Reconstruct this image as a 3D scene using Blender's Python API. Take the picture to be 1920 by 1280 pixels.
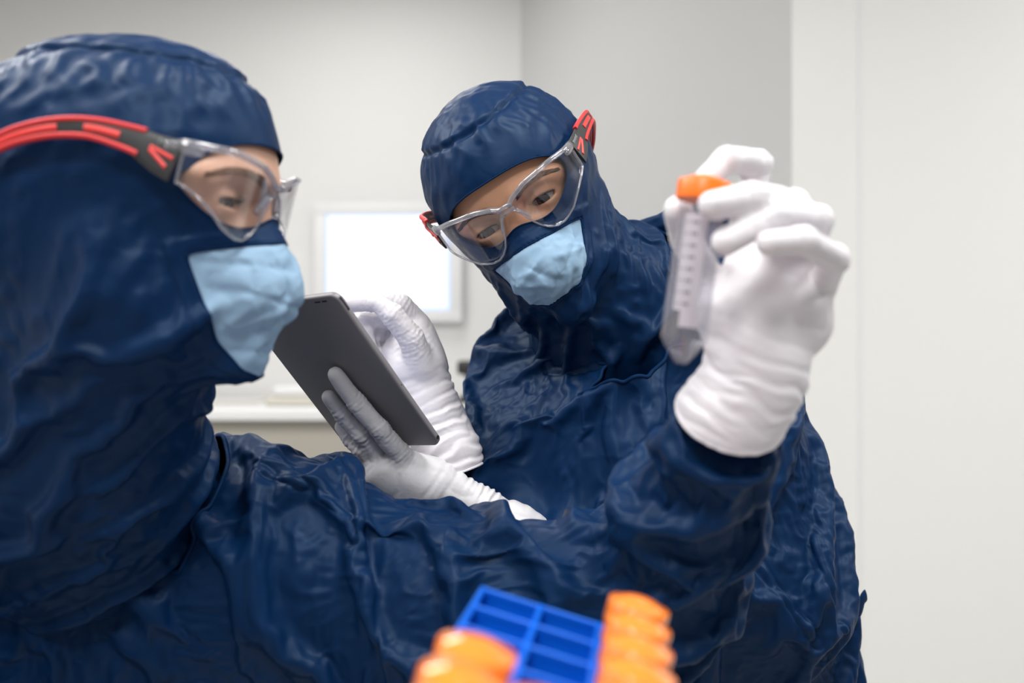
import bpy, bmesh, math, random
import numpy as np
from mathutils import Vector, Matrix

random.seed(7)
np.random.seed(7)
for o in list(bpy.data.objects):
    bpy.data.objects.remove(o)
SC = bpy.context.scene
COL = SC.collection

# ------------------------------------------------------------------ camera, world, light, exposure
FPX = 1867.0            # 35 mm lens on a 36 mm sensor, 1920 px wide
EYE = 1.25              # camera height


def P(px, py, z):
    """point seen at pixel (px, py), z metres in front of the camera"""
    return np.array([(px - 960.0) / FPX * z, z, EYE - (py - 640.0) / FPX * z])


cam_data = bpy.data.cameras.new('camera')
cam_data.lens = 36.0 * FPX / 1920.0
cam_data.sensor_width = 36.0
cam_data.clip_start = 0.02
cam_data.dof.use_dof = True
cam_data.dof.focus_distance = 0.985
cam_data.dof.aperture_fstop = 3.3
cam_data.dof.aperture_blades = 0
cam = bpy.data.objects.new('camera', cam_data)
cam.location = (0, 0, EYE)
cam.rotation_euler = (math.pi / 2, 0, 0)
COL.objects.link(cam)
SC.camera = cam

world = bpy.data.worlds.new('world')
SC.world = world
world.use_nodes = True
world.node_tree.nodes['Background'].inputs[0].default_value = (0.9, 0.95, 1.0, 1)
world.node_tree.nodes['Background'].inputs[1].default_value = 0.25

SC.view_settings.view_transform = 'Standard'
SC.view_settings.look = 'None'
SC.view_settings.gamma = 1.0
SC.view_settings.use_curve_mapping = False
SC.view_settings.exposure = 0.12
SC.cycles.max_bounces = 10
SC.cycles.transparent_max_bounces = 24
SC.cycles.transmission_bounces = 8
SC.cycles.glossy_bounces = 4
SC.cycles.diffuse_bounces = 4
SC.cycles.sample_clamp_indirect = 6.0
SC.cycles.caustics_reflective = False
SC.cycles.caustics_refractive = False
SC.cycles.use_denoising = True


def area(name, loc, size, power, target=None, color=(1, 1, 1), size_y=None):
    d = bpy.data.lights.new(name, 'AREA')
    d.energy = power
    d.color = color
    d.size = size
    if size_y:
        d.shape = 'RECTANGLE'
        d.size_y = size_y
    o = bpy.data.objects.new(name, d)
    o.location = loc
    if target is not None:
        o.rotation_euler = (Vector(target) - Vector(loc)).to_track_quat('-Z', 'Y').to_euler()
    COL.objects.link(o)
    return o


# LIGHTS (the lamps of the clean room: ceiling panels overhead)
CEIL = 2.75
PANELS = [(-1.1, 0.35, 0.60, 66), (0.45, 0.45, 0.60, 78), (-1.5, 1.4, 0.60, 85), (-0.55, 3.0, 0.60, 35),
          (-0.3, -0.9, 0.60, 122), (2.1, 1.0, 0.60, 105)]
for (lx, ly, ls, le) in PANELS:
    area('ceiling_lamp', (lx, ly, CEIL - 0.03), ls, le * 0.30, (lx, ly, 0), (1.0, 0.992, 0.975))

# ------------------------------------------------------------------ object helpers


def link(name, me, mat=None, parent=None, smooth=True):
    o = bpy.data.objects.new(name, me)
    COL.objects.link(o)
    if mat is not None:
        me.materials.append(mat)
    if parent is not None:
        o.parent = parent
    if smooth:
        for p in me.polygons:
            p.use_smooth = True
    return o


def tag(o, label, cat, group=None):
    o['label'] = label
    o['category'] = cat
    if group:
        o['group'] = group
    return o


def empty(name, loc=(0, 0, 0)):
    o = bpy.data.objects.new(name, None)
    o.empty_display_size = 0.05
    o.location = loc
    COL.objects.link(o)
    return o


def mesh_from(name, V, F):
    me = bpy.data.meshes.new(name)
    me.from_pydata([tuple(map(float, v)) for v in V], [], [tuple(map(int, f)) for f in F])
    me.update()
    return me


def fast_mesh(name, V, F):
    """V (n,3) float, F (m,k) int array"""
    me = bpy.data.meshes.new(name)
    n, m, k = len(V), len(F), F.shape[1]
    me.vertices.add(n)
    me.vertices.foreach_set('co', np.asarray(V, np.float32).ravel())
    me.loops.add(m * k)
    me.loops.foreach_set('vertex_index', np.asarray(F, np.int32).ravel())
    me.polygons.add(m)
    me.polygons.foreach_set('loop_start', np.arange(0, m * k, k, dtype=np.int32))
    me.update(calc_edges=True)
    me.validate()
    return me


def arrays(me):
    n = len(me.vertices)
    V = np.empty(n * 3, np.float32)
    me.vertices.foreach_get('co', V)
    m = len(me.polygons)
    L = np.empty(len(me.loops), np.int32)
    me.loops.foreach_get('vertex_index', L)
    return V.reshape(-1, 3).astype(np.float64), L.reshape(m, -1)


def subdivide(V, F, lv=1):
    me = fast_mesh('tmp', V, F)
    o = bpy.data.objects.new('tmp', me)
    COL.objects.link(o)
    md = o.modifiers.new('s', 'SUBSURF')
    md.levels = lv
    md.render_levels = lv
    dg = bpy.context.evaluated_depsgraph_get()
    ev = o.evaluated_get(dg)
    m2 = bpy.data.meshes.new_from_object(ev)
    out = arrays(m2)
    bpy.data.objects.remove(o)
    bpy.data.meshes.remove(me)
    bpy.data.meshes.remove(m2)
    return out


def unit(v):
    v = np.asarray(v, float)
    return v / (np.linalg.norm(v) + 1e-12)


class BM:
    """collects simple shapes into one mesh"""

    def __init__(self):
        self.V = []
        self.F = []

    def add(self, V, F):
        b = len(self.V)
        self.V += [tuple(map(float, v)) for v in V]
        self.F += [tuple(int(i) + b for i in f) for f in F]
        return self

    def box(self, lo, hi, bev=0.0, M=None):
        bm = bmesh.new()
        bmesh.ops.create_cube(bm, size=1.0)
        lo = Vector(lo)
        hi = Vector(hi)
        for v in bm.verts:
            v.co = Vector(((v.co.x + .5) * (hi.x - lo.x) + lo.x, (v.co.y + .5) * (hi.y - lo.y) + lo.y,
                           (v.co.z + .5) * (hi.z - lo.z) + lo.z))
        if bev > 0:
            bmesh.ops.bevel(bm, geom=bm.edges[:], offset=bev, segments=3, profile=0.5, affect='EDGES')
        self.take(bm, M)
        return self

    def take(self, bm, M=None):
        bm.verts.index_update()
        V = [(M @ v.co if M is not None else v.co.copy()) for v in bm.verts]
        F = [[v.index for v in f.verts] for f in bm.faces]
        self.add(V, F)
        bm.free()

    def tube(self, pts, r, n=10, closed=False, flat=None):
        """swept round tube through pts, r a number or a list; flat=(axis vec, ratio) squashes it"""
        pts = [np.asarray(p, float) for p in pts]
        m = len(pts)
        rr = [r] * m if np.isscalar(r) else list(r)
        up = None
        rings = []
        for i in range(m):
            a = pts[(i - 1) % m] if (closed or i > 0) else pts[i]
            b = pts[(i + 1) % m] if (closed or i < m - 1) else pts[i]
            t = unit(b - a)
            if up is None:
                up = np.array([0, 0, 1.0]) if abs(t[2]) < .9 else np.array([1.0, 0, 0])
            s = unit(np.cross(t, up))
            up = np.cross(s, t)
            ring = []
            for k in range(n):
                an = 2 * math.pi * k / n
                d = (math.cos(an) * s + math.sin(an) * up) * rr[i]
                if flat is not None:
                    ax = unit(flat[0])
                    d = d - ax * np.dot(d, ax) * (1 - flat[1])
                ring.append(pts[i] + d)
            rings.append(ring)
        V = [v for ring in rings for v in ring]
        F = []
        for i in range(m if closed else m - 1):
            j = (i + 1) % m
            for k in range(n):
                l = (k + 1) % n
                F.append((i * n + k, i * n + l, j * n + l, j * n + k))
        if not closed:
            F.append(tuple(range(n))[::-1])
            F.append(tuple((m - 1) * n + k for k in range(n)))
        return self.add(V, F)

    def lathe(self, prof, n=32, M=None, cap=True, modr=None):
        """prof list of (r, z) around local z"""
        V = []
        F = []
        for i, (r, z) in enumerate(prof):
            for k in range(n):
                an = 2 * math.pi * k / n
                q = r * (modr(i, k) if modr else 1.0)
                p = Vector((q * math.cos(an), q * math.sin(an), z))
                V.append(M @ p if M is not None else p)
        for i in range(len(prof) - 1):
            for k in range(n):
                l = (k + 1) % n
                F.append((i * n + k, i * n + l, (i + 1) * n + l, (i + 1) * n + k))
        if cap:
            F.append(tuple(range(n))[::-1])
            F.append(tuple((len(prof) - 1) * n + k for k in range(n)))
        return self.add(V, F)

    def build(self, name, mat, parent=None, smooth=True, auto=None):
        me = mesh_from(name, self.V, self.F)
        bm = bmesh.new()
        bm.from_mesh(me)
        bmesh.ops.recalc_face_normals(bm, faces=bm.faces[:])
        bm.to_mesh(me)
        bm.free()
        o = link(name, me, mat, parent, smooth)
        if smooth and auto is not None:
            me.set_sharp_from_angle(angle=math.radians(auto))
        return o


def frame(loc, x, y, z):
    m = Matrix.Identity(4)
    for i in range(3):
        m[i][0], m[i][1], m[i][2], m[i][3] = float(x[i]), float(y[i]), float(z[i]), float(loc[i])
    return m


# ------------------------------------------------------------------ implicit surfaces


class Field:
    def __init__(self, lo, hi, h):
        self.lo = np.array(lo, float)
        self.h = h
        self.n = np.ceil((np.array(hi, float) - self.lo) / h).astype(int) + 1
        self.F = np.full(self.n, 0.2, np.float32)

    def _box(self, lo, hi):
        i0 = np.clip(np.floor((lo - self.lo) / self.h).astype(int), 0, self.n)
        i1 = np.clip(np.ceil((hi - self.lo) / self.h).astype(int) + 1, 0, self.n)
        if np.any(i1 <= i0):
            return None, None
        ax = [(self.lo[k] + self.h * np.arange(i0[k], i1[k])).astype(np.float32) for k in range(3)]
        return tuple(slice(i0[k], i1[k]) for k in range(3)), ax

    def _mix(self, sl, d, k, op):
        A = self.F[sl]
        if op == 'sub':
            d = -d
            hh = np.maximum(k - np.abs(A - d), 0) / k
            self.F[sl] = np.maximum(A, d) + hh * hh * k * .25
        else:
            hh = np.maximum(k - np.abs(A - d), 0) / k
            self.F[sl] = np.minimum(A, d) - hh * hh * k * .25

    def cone(self, a, b, ra, rb, k=0.01, op='add'):
        a = np.asarray(a, float)
        b = np.asarray(b, float)
        m = max(ra, rb) + k + 4 * self.h + 0.02
        sl, ax = self._box(np.minimum(a, b) - m, np.maximum(a, b) + m)
        if sl is None:
            return self
        d = b - a
        L2 = float(d @ d) + 1e-12
        x = ax[0][:, None, None] - a[0]
        y = ax[1][None, :, None] - a[1]
        z = ax[2][None, None, :] - a[2]
        t = np.clip((x * d[0] + y * d[1] + z * d[2]) / L2, 0, 1)
        r = ra + (rb - ra) * t
        dist = np.sqrt((x - t * d[0]) ** 2 + (y - t * d[1]) ** 2 + (z - t * d[2]) ** 2) - r
        self._mix(sl, dist.astype(np.float32), k, op)
        return self

    def chain(self, pts, rad, k=0.01):
        for i in range(len(pts) - 1):
            self.cone(pts[i], pts[i + 1], rad[i], rad[i + 1], k)
        return self

    def ell(self, c, r, R=np.eye(3), k=0.01, op='add'):
        """ellipsoid, R columns are its axes in world"""
        c = np.asarray(c, float)
        r = np.asarray(r, float)
        m = np.abs(R) @ r + k + 4 * self.h + 0.02
        sl, ax = self._box(c - m, c + m)
        if sl is None:
            return self
        x = ax[0][:, None, None] - c[0]
        y = ax[1][None, :, None] - c[1]
        z = ax[2][None, None, :] - c[2]
        q0 = 0
        q1 = 0
        for i in range(3):
            u = x * R[0, i] + y * R[1, i] + z * R[2, i]
            q0 = q0 + (u / r[i]) ** 2
            q1 = q1 + (u / r[i] ** 2) ** 2
        q0 = np.sqrt(q0)
        dist = q0 * (q0 - 1.0) / (np.sqrt(q1) + 1e-6)
        self._mix(sl, dist.astype(np.float32), k, op)
        return self

    def cut(self, p, nrm, rad=None):
        """keep the side nrm points away from (only within rad of p, when given)"""
        nrm = unit(nrm)
        ax = [self.lo[k] + self.h * np.arange(self.n[k]) for k in range(3)]
        q = [(ax[k] - p[k]).reshape([-1 if m == k else 1 for m in range(3)]) for k in range(3)]
        d = q[0] * nrm[0] + q[1] * nrm[1] + q[2] * nrm[2]
        if rad is not None:
            d = np.where(q[0] ** 2 + q[1] ** 2 + q[2] ** 2 < rad * rad, d, -1)
        self.F = np.maximum(self.F, d.astype(np.float32))
        return self

    def sample(self, X):
        g = (X - self.lo) / self.h
        g = np.clip(g, 0, self.n - 1.001)
        i = g.astype(int)
        t = g - i
        F = self.F
        out = 0
        for dx in (0, 1):
            wx = t[:, 0] if dx else 1 - t[:, 0]
            for dy in (0, 1):
                wy = t[:, 1] if dy else 1 - t[:, 1]
                for dz in (0, 1):
                    wz = t[:, 2] if dz else 1 - t[:, 2]
                    out = out + F[i[:, 0] + dx, i[:, 1] + dy, i[:, 2] + dz] * wx * wy * wz
        return out

    def grad(self, X):
        e = self.h
        G = np.stack([self.sample(X + np.eye(3)[k] * e) - self.sample(X - np.eye(3)[k] * e) for k in range(3)], 1)
        return G / (np.linalg.norm(G, axis=1, keepdims=True) + 1e-9)

    def mesh(self, project=2):
        F = self.F
        nx, ny, nz = F.shape
        s = F < 0
        c = np.zeros((nx - 1, ny - 1, nz - 1), np.int8)
        for dx in (0, 1):
            for dy in (0, 1):
                for dz in (0, 1):
                    c += s[dx:nx - 1 + dx, dy:ny - 1 + dy, dz:nz - 1 + dz]
        act = (c > 0) & (c < 8)
        idx = np.argwhere(act)
        vid = np.full(act.shape, -1, np.int64)
        vid[act] = np.arange(len(idx))
        acc = np.zeros((len(idx), 3))
        cnt = np.zeros(len(idx))
        for a in range(3):
            b, d = [q for q in range(3) if q != a]
            for ob in (0, 1):
                for od in (0, 1):
                    p0 = idx.copy()
                    p0[:, b] += ob
                    p0[:, d] += od
                    p1 = p0.copy()
                    p1[:, a] += 1
                    f0 = F[p0[:, 0], p0[:, 1], p0[:, 2]]
                    f1 = F[p1[:, 0], p1[:, 1], p1[:, 2]]
                    m = (f0 < 0) != (f1 < 0)
                    t = f0[m] / (f0[m] - f1[m])
                    q = p0[m].astype(float)
                    q[:, a] += t
                    acc[m] += q
                    cnt[m] += 1
        V = self.lo + self.h * acc / cnt[:, None]
        Q = []
        for a in range(3):
            b, d = [(1, 2), (2, 0), (0, 1)][a]
            sl0 = [slice(1, -1)] * 3
            sl1 = [slice(1, -1)] * 3
            sl0[a] = slice(0, -1)
            sl1[a] = slice(1, None)
            s0 = s[tuple(sl0)]
            s1 = s[tuple(sl1)]
            e = np.argwhere(s0 != s1)
            fl = s0[s0 != s1]
            off = np.ones(3, int)
            off[a] = 0
            g = e + off
            ids = []
            for ob, od in ((0, 0), (-1, 0), (-1, -1), (0, -1)):
                w = g.copy()
                w[:, b] += ob
                w[:, d] += od
                ids.append(vid[w[:, 0], w[:, 1], w[:, 2]])
            q = np.stack(ids, 1)
            q[~fl] = q[~fl][:, ::-1]
            Q.append(q)
        Q = np.concatenate(Q)
        V, Q = keep_largest(V, Q)
        nb = Graph(Q, len(V))
        for _ in range(project):                        # relax along the surface, pull back on it
            V = V + 0.6 * (nb.avg(V) - V)
            V = V - self.grad(V) * self.sample(V)[:, None]
        return V, Q


def keep_largest(V, Q):
    lab = np.arange(len(V))
    E = np.concatenate([Q[:, [i, (i + 1) % 4]] for i in range(4)])
    while True:
        m = np.minimum(lab[E[:, 0]], lab[E[:, 1]])
        new = lab.copy()
        np.minimum.at(new, E[:, 0], m)
        np.minimum.at(new, E[:, 1], m)
        new = new[new]
        if np.array_equal(new, lab):
            break
        lab = new
    big = np.bincount(lab).argmax()
    keep = lab == big
    mp = np.cumsum(keep) - 1
    return V[keep], mp[Q[keep[Q[:, 0]]]]


class Graph:
    def __init__(self, Q, n):
        k = Q.shape[1]
        E = np.concatenate([Q[:, [i, (i + 1) % k]] for i in range(k)])
        E = np.sort(E, 1)
        key = np.unique(E[:, 0].astype(np.int64) * n + E[:, 1])
        self.E = np.stack([key // n, key % n], 1)
        self.n = n
        self.val = np.bincount(self.E.ravel(), minlength=n)
        if k == 4:
            D = np.concatenate([Q[:, [0, 2]], Q[:, [1, 3]]])
            self.S = np.concatenate([self.E, D])
        else:
            self.S = self.E
        self.sval = np.bincount(self.S.ravel(), minlength=n)

    def avg(self, V):
        a, b = self.E[:, 0], self.E[:, 1]
        out = np.empty_like(V)
        for k in range(3):
            out[:, k] = np.bincount(a, V[b, k], self.n) + np.bincount(b, V[a, k], self.n)
        return out / np.maximum(self.val, 1)[:, None]


def vnormals(V, Q):
    a, b, c = V[Q[:, 0]], V[Q[:, 1]], V[Q[:, 2]]
    if Q.shape[1] == 4:
        fn = np.cross(V[Q[:, 2]] - V[Q[:, 0]], V[Q[:, 3]] - V[Q[:, 1]])
    else:
        fn = np.cross(b - a, c - a)
    N = np.zeros_like(V)
    for j in range(Q.shape[1]):
        for k in range(3):
            N[:, k] += np.bincount(Q[:, j], fn[:, k], len(V))
    return N / (np.linalg.norm(N, axis=1, keepdims=True) + 1e-12)


# value noise on arrays
_perm = np.random.RandomState(3).permutation(4096)


def noise(X, scale=1.0, seed=0):
    X = X * scale + seed * 17.31
    i = np.floor(X).astype(int)
    t = X - i
    t = t * t * t * (t * (t * 6 - 15) + 10)

    def hsh(a, b, c):
        return _perm[(_perm[(_perm[a & 4095] + b) & 4095] + c) & 4095] / 2047.5 - 1.0
    out = 0
    for dx in (0, 1):
        wx = t[:, 0] if dx else 1 - t[:, 0]
        for dy in (0, 1):
            wy = t[:, 1] if dy else 1 - t[:, 1]
            for dz in (0, 1):
                wz = t[:, 2] if dz else 1 - t[:, 2]
                out = out + hsh(i[:, 0] + dx, i[:, 1] + dy, i[:, 2] + dz) * wx * wy * wz
    return out


def drape(V, Q, field, grow=0.08, axis=None, gax=0.0, iters=120, bend=0.12, lo=-0.002, hi=0.01, grav=0.0, pin=None,
          seed=0, amp=0.002, nscale=25.0, rest=None, sub=3, suck=0.0, nb=2, tang=0.0):
    """loose cloth: every edge wants to be longer than the form under it, so the cloth buckles into folds;
    the form (field) keeps it from sinking in (lo) and from ballooning (hi)"""
    g = Graph(Q, len(V))
    R = V if rest is None else rest
    a, b = g.S[:, 0], g.S[:, 1]
    d = R[b] - R[a]
    L = np.linalg.norm(d, axis=1)
    s = np.ones(len(L))
    gv = grow if np.isscalar(grow) else 0.5 * (grow[a] + grow[b])
    s += gv
    if axis is not None:
        ga = gax if np.isscalar(gax) else 0.5 * (gax[a] + gax[b])
        s += ga * ((d * axis[a]).sum(1) / (L + 1e-9)) ** 2
    L0 = L * s
    N0 = vnormals(V, Q)
    nz = noise(V, nscale, seed) + .6 * noise(V, nscale * 2.3, seed + 1)
    X = V + N0 * (amp * nz)[:, None]
    n = len(V)
    w = (1.7 / g.sval)[:, None]
    G = field.grad(X)
    vel = np.zeros_like(X)
    for it in range(iters):
        X0 = X.copy()
        X = X + 0.5 * vel
        X[:, 2] -= grav
        for _ in range(sub):
            e = X[b] - X[a]
            l = np.linalg.norm(e, axis=1) + 1e-12
            c = e * (0.5 * (l - L0) / l)[:, None]
            D = np.empty_like(X)
            for k in range(3):
                D[:, k] = np.bincount(a, c[:, k], n) - np.bincount(b, c[:, k], n)
            X = X + D * w
        for _ in range(nb):
            lap = g.avg(X) - X
            X = X + bend * (lap - g.avg(lap))
        f = field.sample(X)
        if it % 3 == 0:
            G = field.grad(X)
        low = np.minimum(f - lo, 0)
        high = np.maximum(f - hi, 0)
        X = X - G * (low + high + suck * np.clip((f - lo) / .004, 0, 1))[:, None]
        if tang:
            dd = V - X
            X = X + tang * (dd - N0 * (dd * N0).sum(1, keepdims=True))
        if pin is not None:
            X = X + (V - X) * pin[:, None]
        vel = X - X0
    return X


def clip(V, T, g):
    """split a triangle mesh along g = 0; returns (Vi, Ti), (Vo, To): g < 0 and g > 0"""
    g = np.where(np.abs(g) < 1e-7, 1e-7, g)
    E = np.concatenate([T[:, [0, 1]], T[:, [1, 2]], T[:, [2, 0]]])
    E = np.sort(E, 1)
    n = len(V)
    key = np.unique(E[:, 0].astype(np.int64) * n + E[:, 1])
    E = np.stack([key // n, key % n], 1)
    m = (g[E[:, 0]] < 0) != (g[E[:, 1]] < 0)
    C = E[m]
    t = g[C[:, 0]] / (g[C[:, 0]] - g[C[:, 1]])
    NV = V[C[:, 0]] + (V[C[:, 1]] - V[C[:, 0]]) * t[:, None]
    lut = dict(zip((C[:, 0].astype(np.int64) * n + C[:, 1]).tolist(), range(n, n + len(C))))
    W = np.concatenate([V, NV])
    inn = g[T] < 0
    s = inn.sum(1)
    I = T[s == 3].tolist()
    O = T[s == 0].tolist()
    for q in np.nonzero((s == 1) | (s == 2))[0]:
        tri = T[q]
        one = inn[q] if s[q] == 1 else ~inn[q]
        k = int(np.nonzero(one)[0][0])
        a, b, c = int(tri[k]), int(tri[(k + 1) % 3]), int(tri[(k + 2) % 3])
        ab = lut[min(a, b) * n + max(a, b)]
        ac = lut[min(a, c) * n + max(a, c)]
        tip, rest = (I, O) if s[q] == 1 else (O, I)
        tip.append([a, ab, ac])
        rest.append([ab, b, c])
        rest.append([ab, c, ac])

    def pack(F):
        F = np.array(F, int).reshape(-1, 3)
        u, inv = np.unique(F, return_inverse=True)
        return W[u], inv.reshape(-1, 3)
    return pack(I), pack(O)


def tris(Q):
    return np.concatenate([Q[:, [0, 1, 2]], Q[:, [0, 2, 3]]])


def boundary_loops(T):
    from collections import defaultdict
    E = np.concatenate([T[:, [0, 1]], T[:, [1, 2]], T[:, [2, 0]]])
    S = set(map(tuple, E.tolist()))
    nxt = {a: b for a, b in S if (b, a) not in S}
    loops = []
    while nxt:
        s, c = nxt.popitem()
        lp = [s, c]
        while c in nxt:
            c = nxt.pop(c)
            lp.append(c)
        loops.append(lp)
    return sorted(loops, key=len, reverse=True)


def resample(pts, step, closed=True):
    pts = np.asarray(pts)
    if closed:
        pts = np.concatenate([pts, pts[:1]])
    d = np.concatenate([[0], np.cumsum(np.linalg.norm(np.diff(pts, axis=0), axis=1))])
    n = max(4, int(d[-1] / step))
    s = np.linspace(0, d[-1], n + (1 if not closed else 1))
    out = np.stack([np.interp(s, d, pts[:, k]) for k in range(3)], 1)
    return out[:-1] if closed else out


def smooth_loop(p, it=3, closed=True):
    p = np.array(p)
    for _ in range(it):
        q = .5 * p + .25 * (np.roll(p, 1, 0) + np.roll(p, -1, 0))
        if not closed:
            q[0], q[-1] = p[0], p[-1]
        p = q
    return p


def spline(pts, n=8):
    """Catmull-Rom through pts"""
    p = [np.asarray(q, float) for q in pts]
    p = [2 * p[0] - p[1]] + p + [2 * p[-1] - p[-2]]
    out = []
    for i in range(1, len(p) - 2):
        for t in np.linspace(0, 1, n, endpoint=False):
            out.append(.5 * ((2 * p[i]) + (-p[i - 1] + p[i + 1]) * t + (2 * p[i - 1] - 5 * p[i] + 4 * p[i + 1] - p[i + 2]) * t * t
                             + (-p[i - 1] + 3 * p[i] - 3 * p[i + 1] + p[i + 2]) * t ** 3))
    out.append(p[-2])
    return np.array(out)

# ------------------------------------------------------------------ materials


def nt(name):
    m = bpy.data.materials.new(name)
    m.use_nodes = True
    t = m.node_tree
    return m, t, t.nodes['Principled BSDF']


def N(t, typ, **kw):
    n = t.nodes.new(typ)
    for k, v in kw.items():
        if k.startswith('i_'):
            n.inputs[k[2:].replace('_', ' ')].default_value = v
        else:
            setattr(n, k, v)
    return n


def plain(name, col, rough=0.5, spec=0.5, metal=0.0, bump=0.0, bscale=400.0, coat=0.0):
    m, t, b = nt(name)
    b.inputs['Base Color'].default_value = (*col, 1)
    b.inputs['Roughness'].default_value = rough
    b.inputs['Specular IOR Level'].default_value = spec
    b.inputs['Metallic'].default_value = metal
    b.inputs['Coat Weight'].default_value = coat
    if bump:
        tc = N(t, 'ShaderNodeTexCoord')
        no = N(t, 'ShaderNodeTexNoise', i_Scale=bscale, i_Detail=3.0)
        bp = N(t, 'ShaderNodeBump', i_Strength=bump, i_Distance=0.001)
        t.links.new(tc.outputs['Object'], no.inputs['Vector'])
        t.links.new(no.outputs['Fac'], bp.inputs['Height'])
        t.links.new(bp.outputs['Normal'], b.inputs['Normal'])
    return m


def wall_mat(name, col, rough=0.6):
    m, t, b = nt(name)
    tc = N(t, 'ShaderNodeTexCoord')
    no = N(t, 'ShaderNodeTexNoise', i_Scale=1.5, i_Detail=2.0)
    mx = N(t, 'ShaderNodeMix', data_type='RGBA')
    mx.inputs[6].default_value = (*[c * .985 for c in col], 1)
    mx.inputs[7].default_value = (*col, 1)
    t.links.new(tc.outputs['Object'], no.inputs['Vector'])
    t.links.new(no.outputs['Fac'], mx.inputs[0])
    t.links.new(mx.outputs[2], b.inputs['Base Color'])
    b.inputs['Roughness'].default_value = rough
    b.inputs['Specular IOR Level'].default_value = 0.35
    return m


def fabric(name, col, col2, rough=0.42, weave=900.0, crease=0.35, spec=0.45, sheen=0.0, stint=(.62, .82, 1.0)):
    """woven polyester: two tones of noise, a fine weave and small creases as bump"""
    m, t, b = nt(name)
    tc = N(t, 'ShaderNodeTexCoord')
    n1 = N(t, 'ShaderNodeTexNoise', i_Scale=30.0, i_Detail=4.0)
    mx = N(t, 'ShaderNodeMix', data_type='RGBA')
    mx.inputs[6].default_value = (*col, 1)
    mx.inputs[7].default_value = (*col2, 1)
    t.links.new(tc.outputs['Object'], n1.inputs['Vector'])
    t.links.new(n1.outputs['Fac'], mx.inputs[0])
    t.links.new(mx.outputs[2], b.inputs['Base Color'])
    wv = N(t, 'ShaderNodeTexNoise', i_Scale=weave, i_Detail=2.0)
    t.links.new(tc.outputs['Object'], wv.inputs['Vector'])
    n2 = N(t, 'ShaderNodeTexNoise', i_Scale=42.0, i_Detail=3.0, i_Distortion=1.2)
    n2.noise_type = 'RIDGED_MULTIFRACTAL'
    t.links.new(tc.outputs['Object'], n2.inputs['Vector'])
    b1 = N(t, 'ShaderNodeBump', i_Strength=crease, i_Distance=0.0016)
    b2 = N(t, 'ShaderNodeBump', i_Strength=0.12, i_Distance=0.0004)
    t.links.new(n2.outputs['Fac'], b1.inputs['Height'])
    t.links.new(wv.outputs['Fac'], b2.inputs['Height'])
    t.links.new(b1.outputs['Normal'], b2.inputs['Normal'])
    t.links.new(b2.outputs['Normal'], b.inputs['Normal'])
    b.inputs['Roughness'].default_value = rough
    b.inputs['Specular IOR Level'].default_value = spec
    b.inputs['Sheen Weight'].default_value = sheen
    b.inputs['Specular Tint'].default_value = (*stint, 1)
    b.inputs['Sheen Roughness'].default_value = 0.4
    b.inputs['Sheen Tint'].default_value = (.5, .65, 1, 1)
    return m


def skin_mat(name, col, col2):
    m, t, b = nt(name)
    tc = N(t, 'ShaderNodeTexCoord')
    n1 = N(t, 'ShaderNodeTexNoise', i_Scale=45.0, i_Detail=4.0)
    n2 = N(t, 'ShaderNodeTexNoise', i_Scale=900.0, i_Detail=3.0)
    mx = N(t, 'ShaderNodeMix', data_type='RGBA')
    mx.inputs[6].default_value = (*col, 1)
    mx.inputs[7].default_value = (*col2, 1)
    bp = N(t, 'ShaderNodeBump', i_Strength=0.25, i_Distance=0.0006)
    t.links.new(tc.outputs['Object'], n1.inputs['Vector'])
    t.links.new(tc.outputs['Object'], n2.inputs['Vector'])
    t.links.new(n1.outputs['Fac'], mx.inputs[0])
    t.links.new(n2.outputs['Fac'], bp.inputs['Height'])
    t.links.new(mx.outputs[2], b.inputs['Base Color'])
    t.links.new(bp.outputs['Normal'], b.inputs['Normal'])
    b.inputs['Roughness'].default_value = 0.45
    b.inputs['Specular IOR Level'].default_value = 0.4
    b.inputs['Subsurface Weight'].default_value = 0.25
    b.inputs['Subsurface Radius'].default_value = (0.006, 0.0025, 0.0015)
    b.inputs['Subsurface Scale'].default_value = 1.0
    return m


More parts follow.
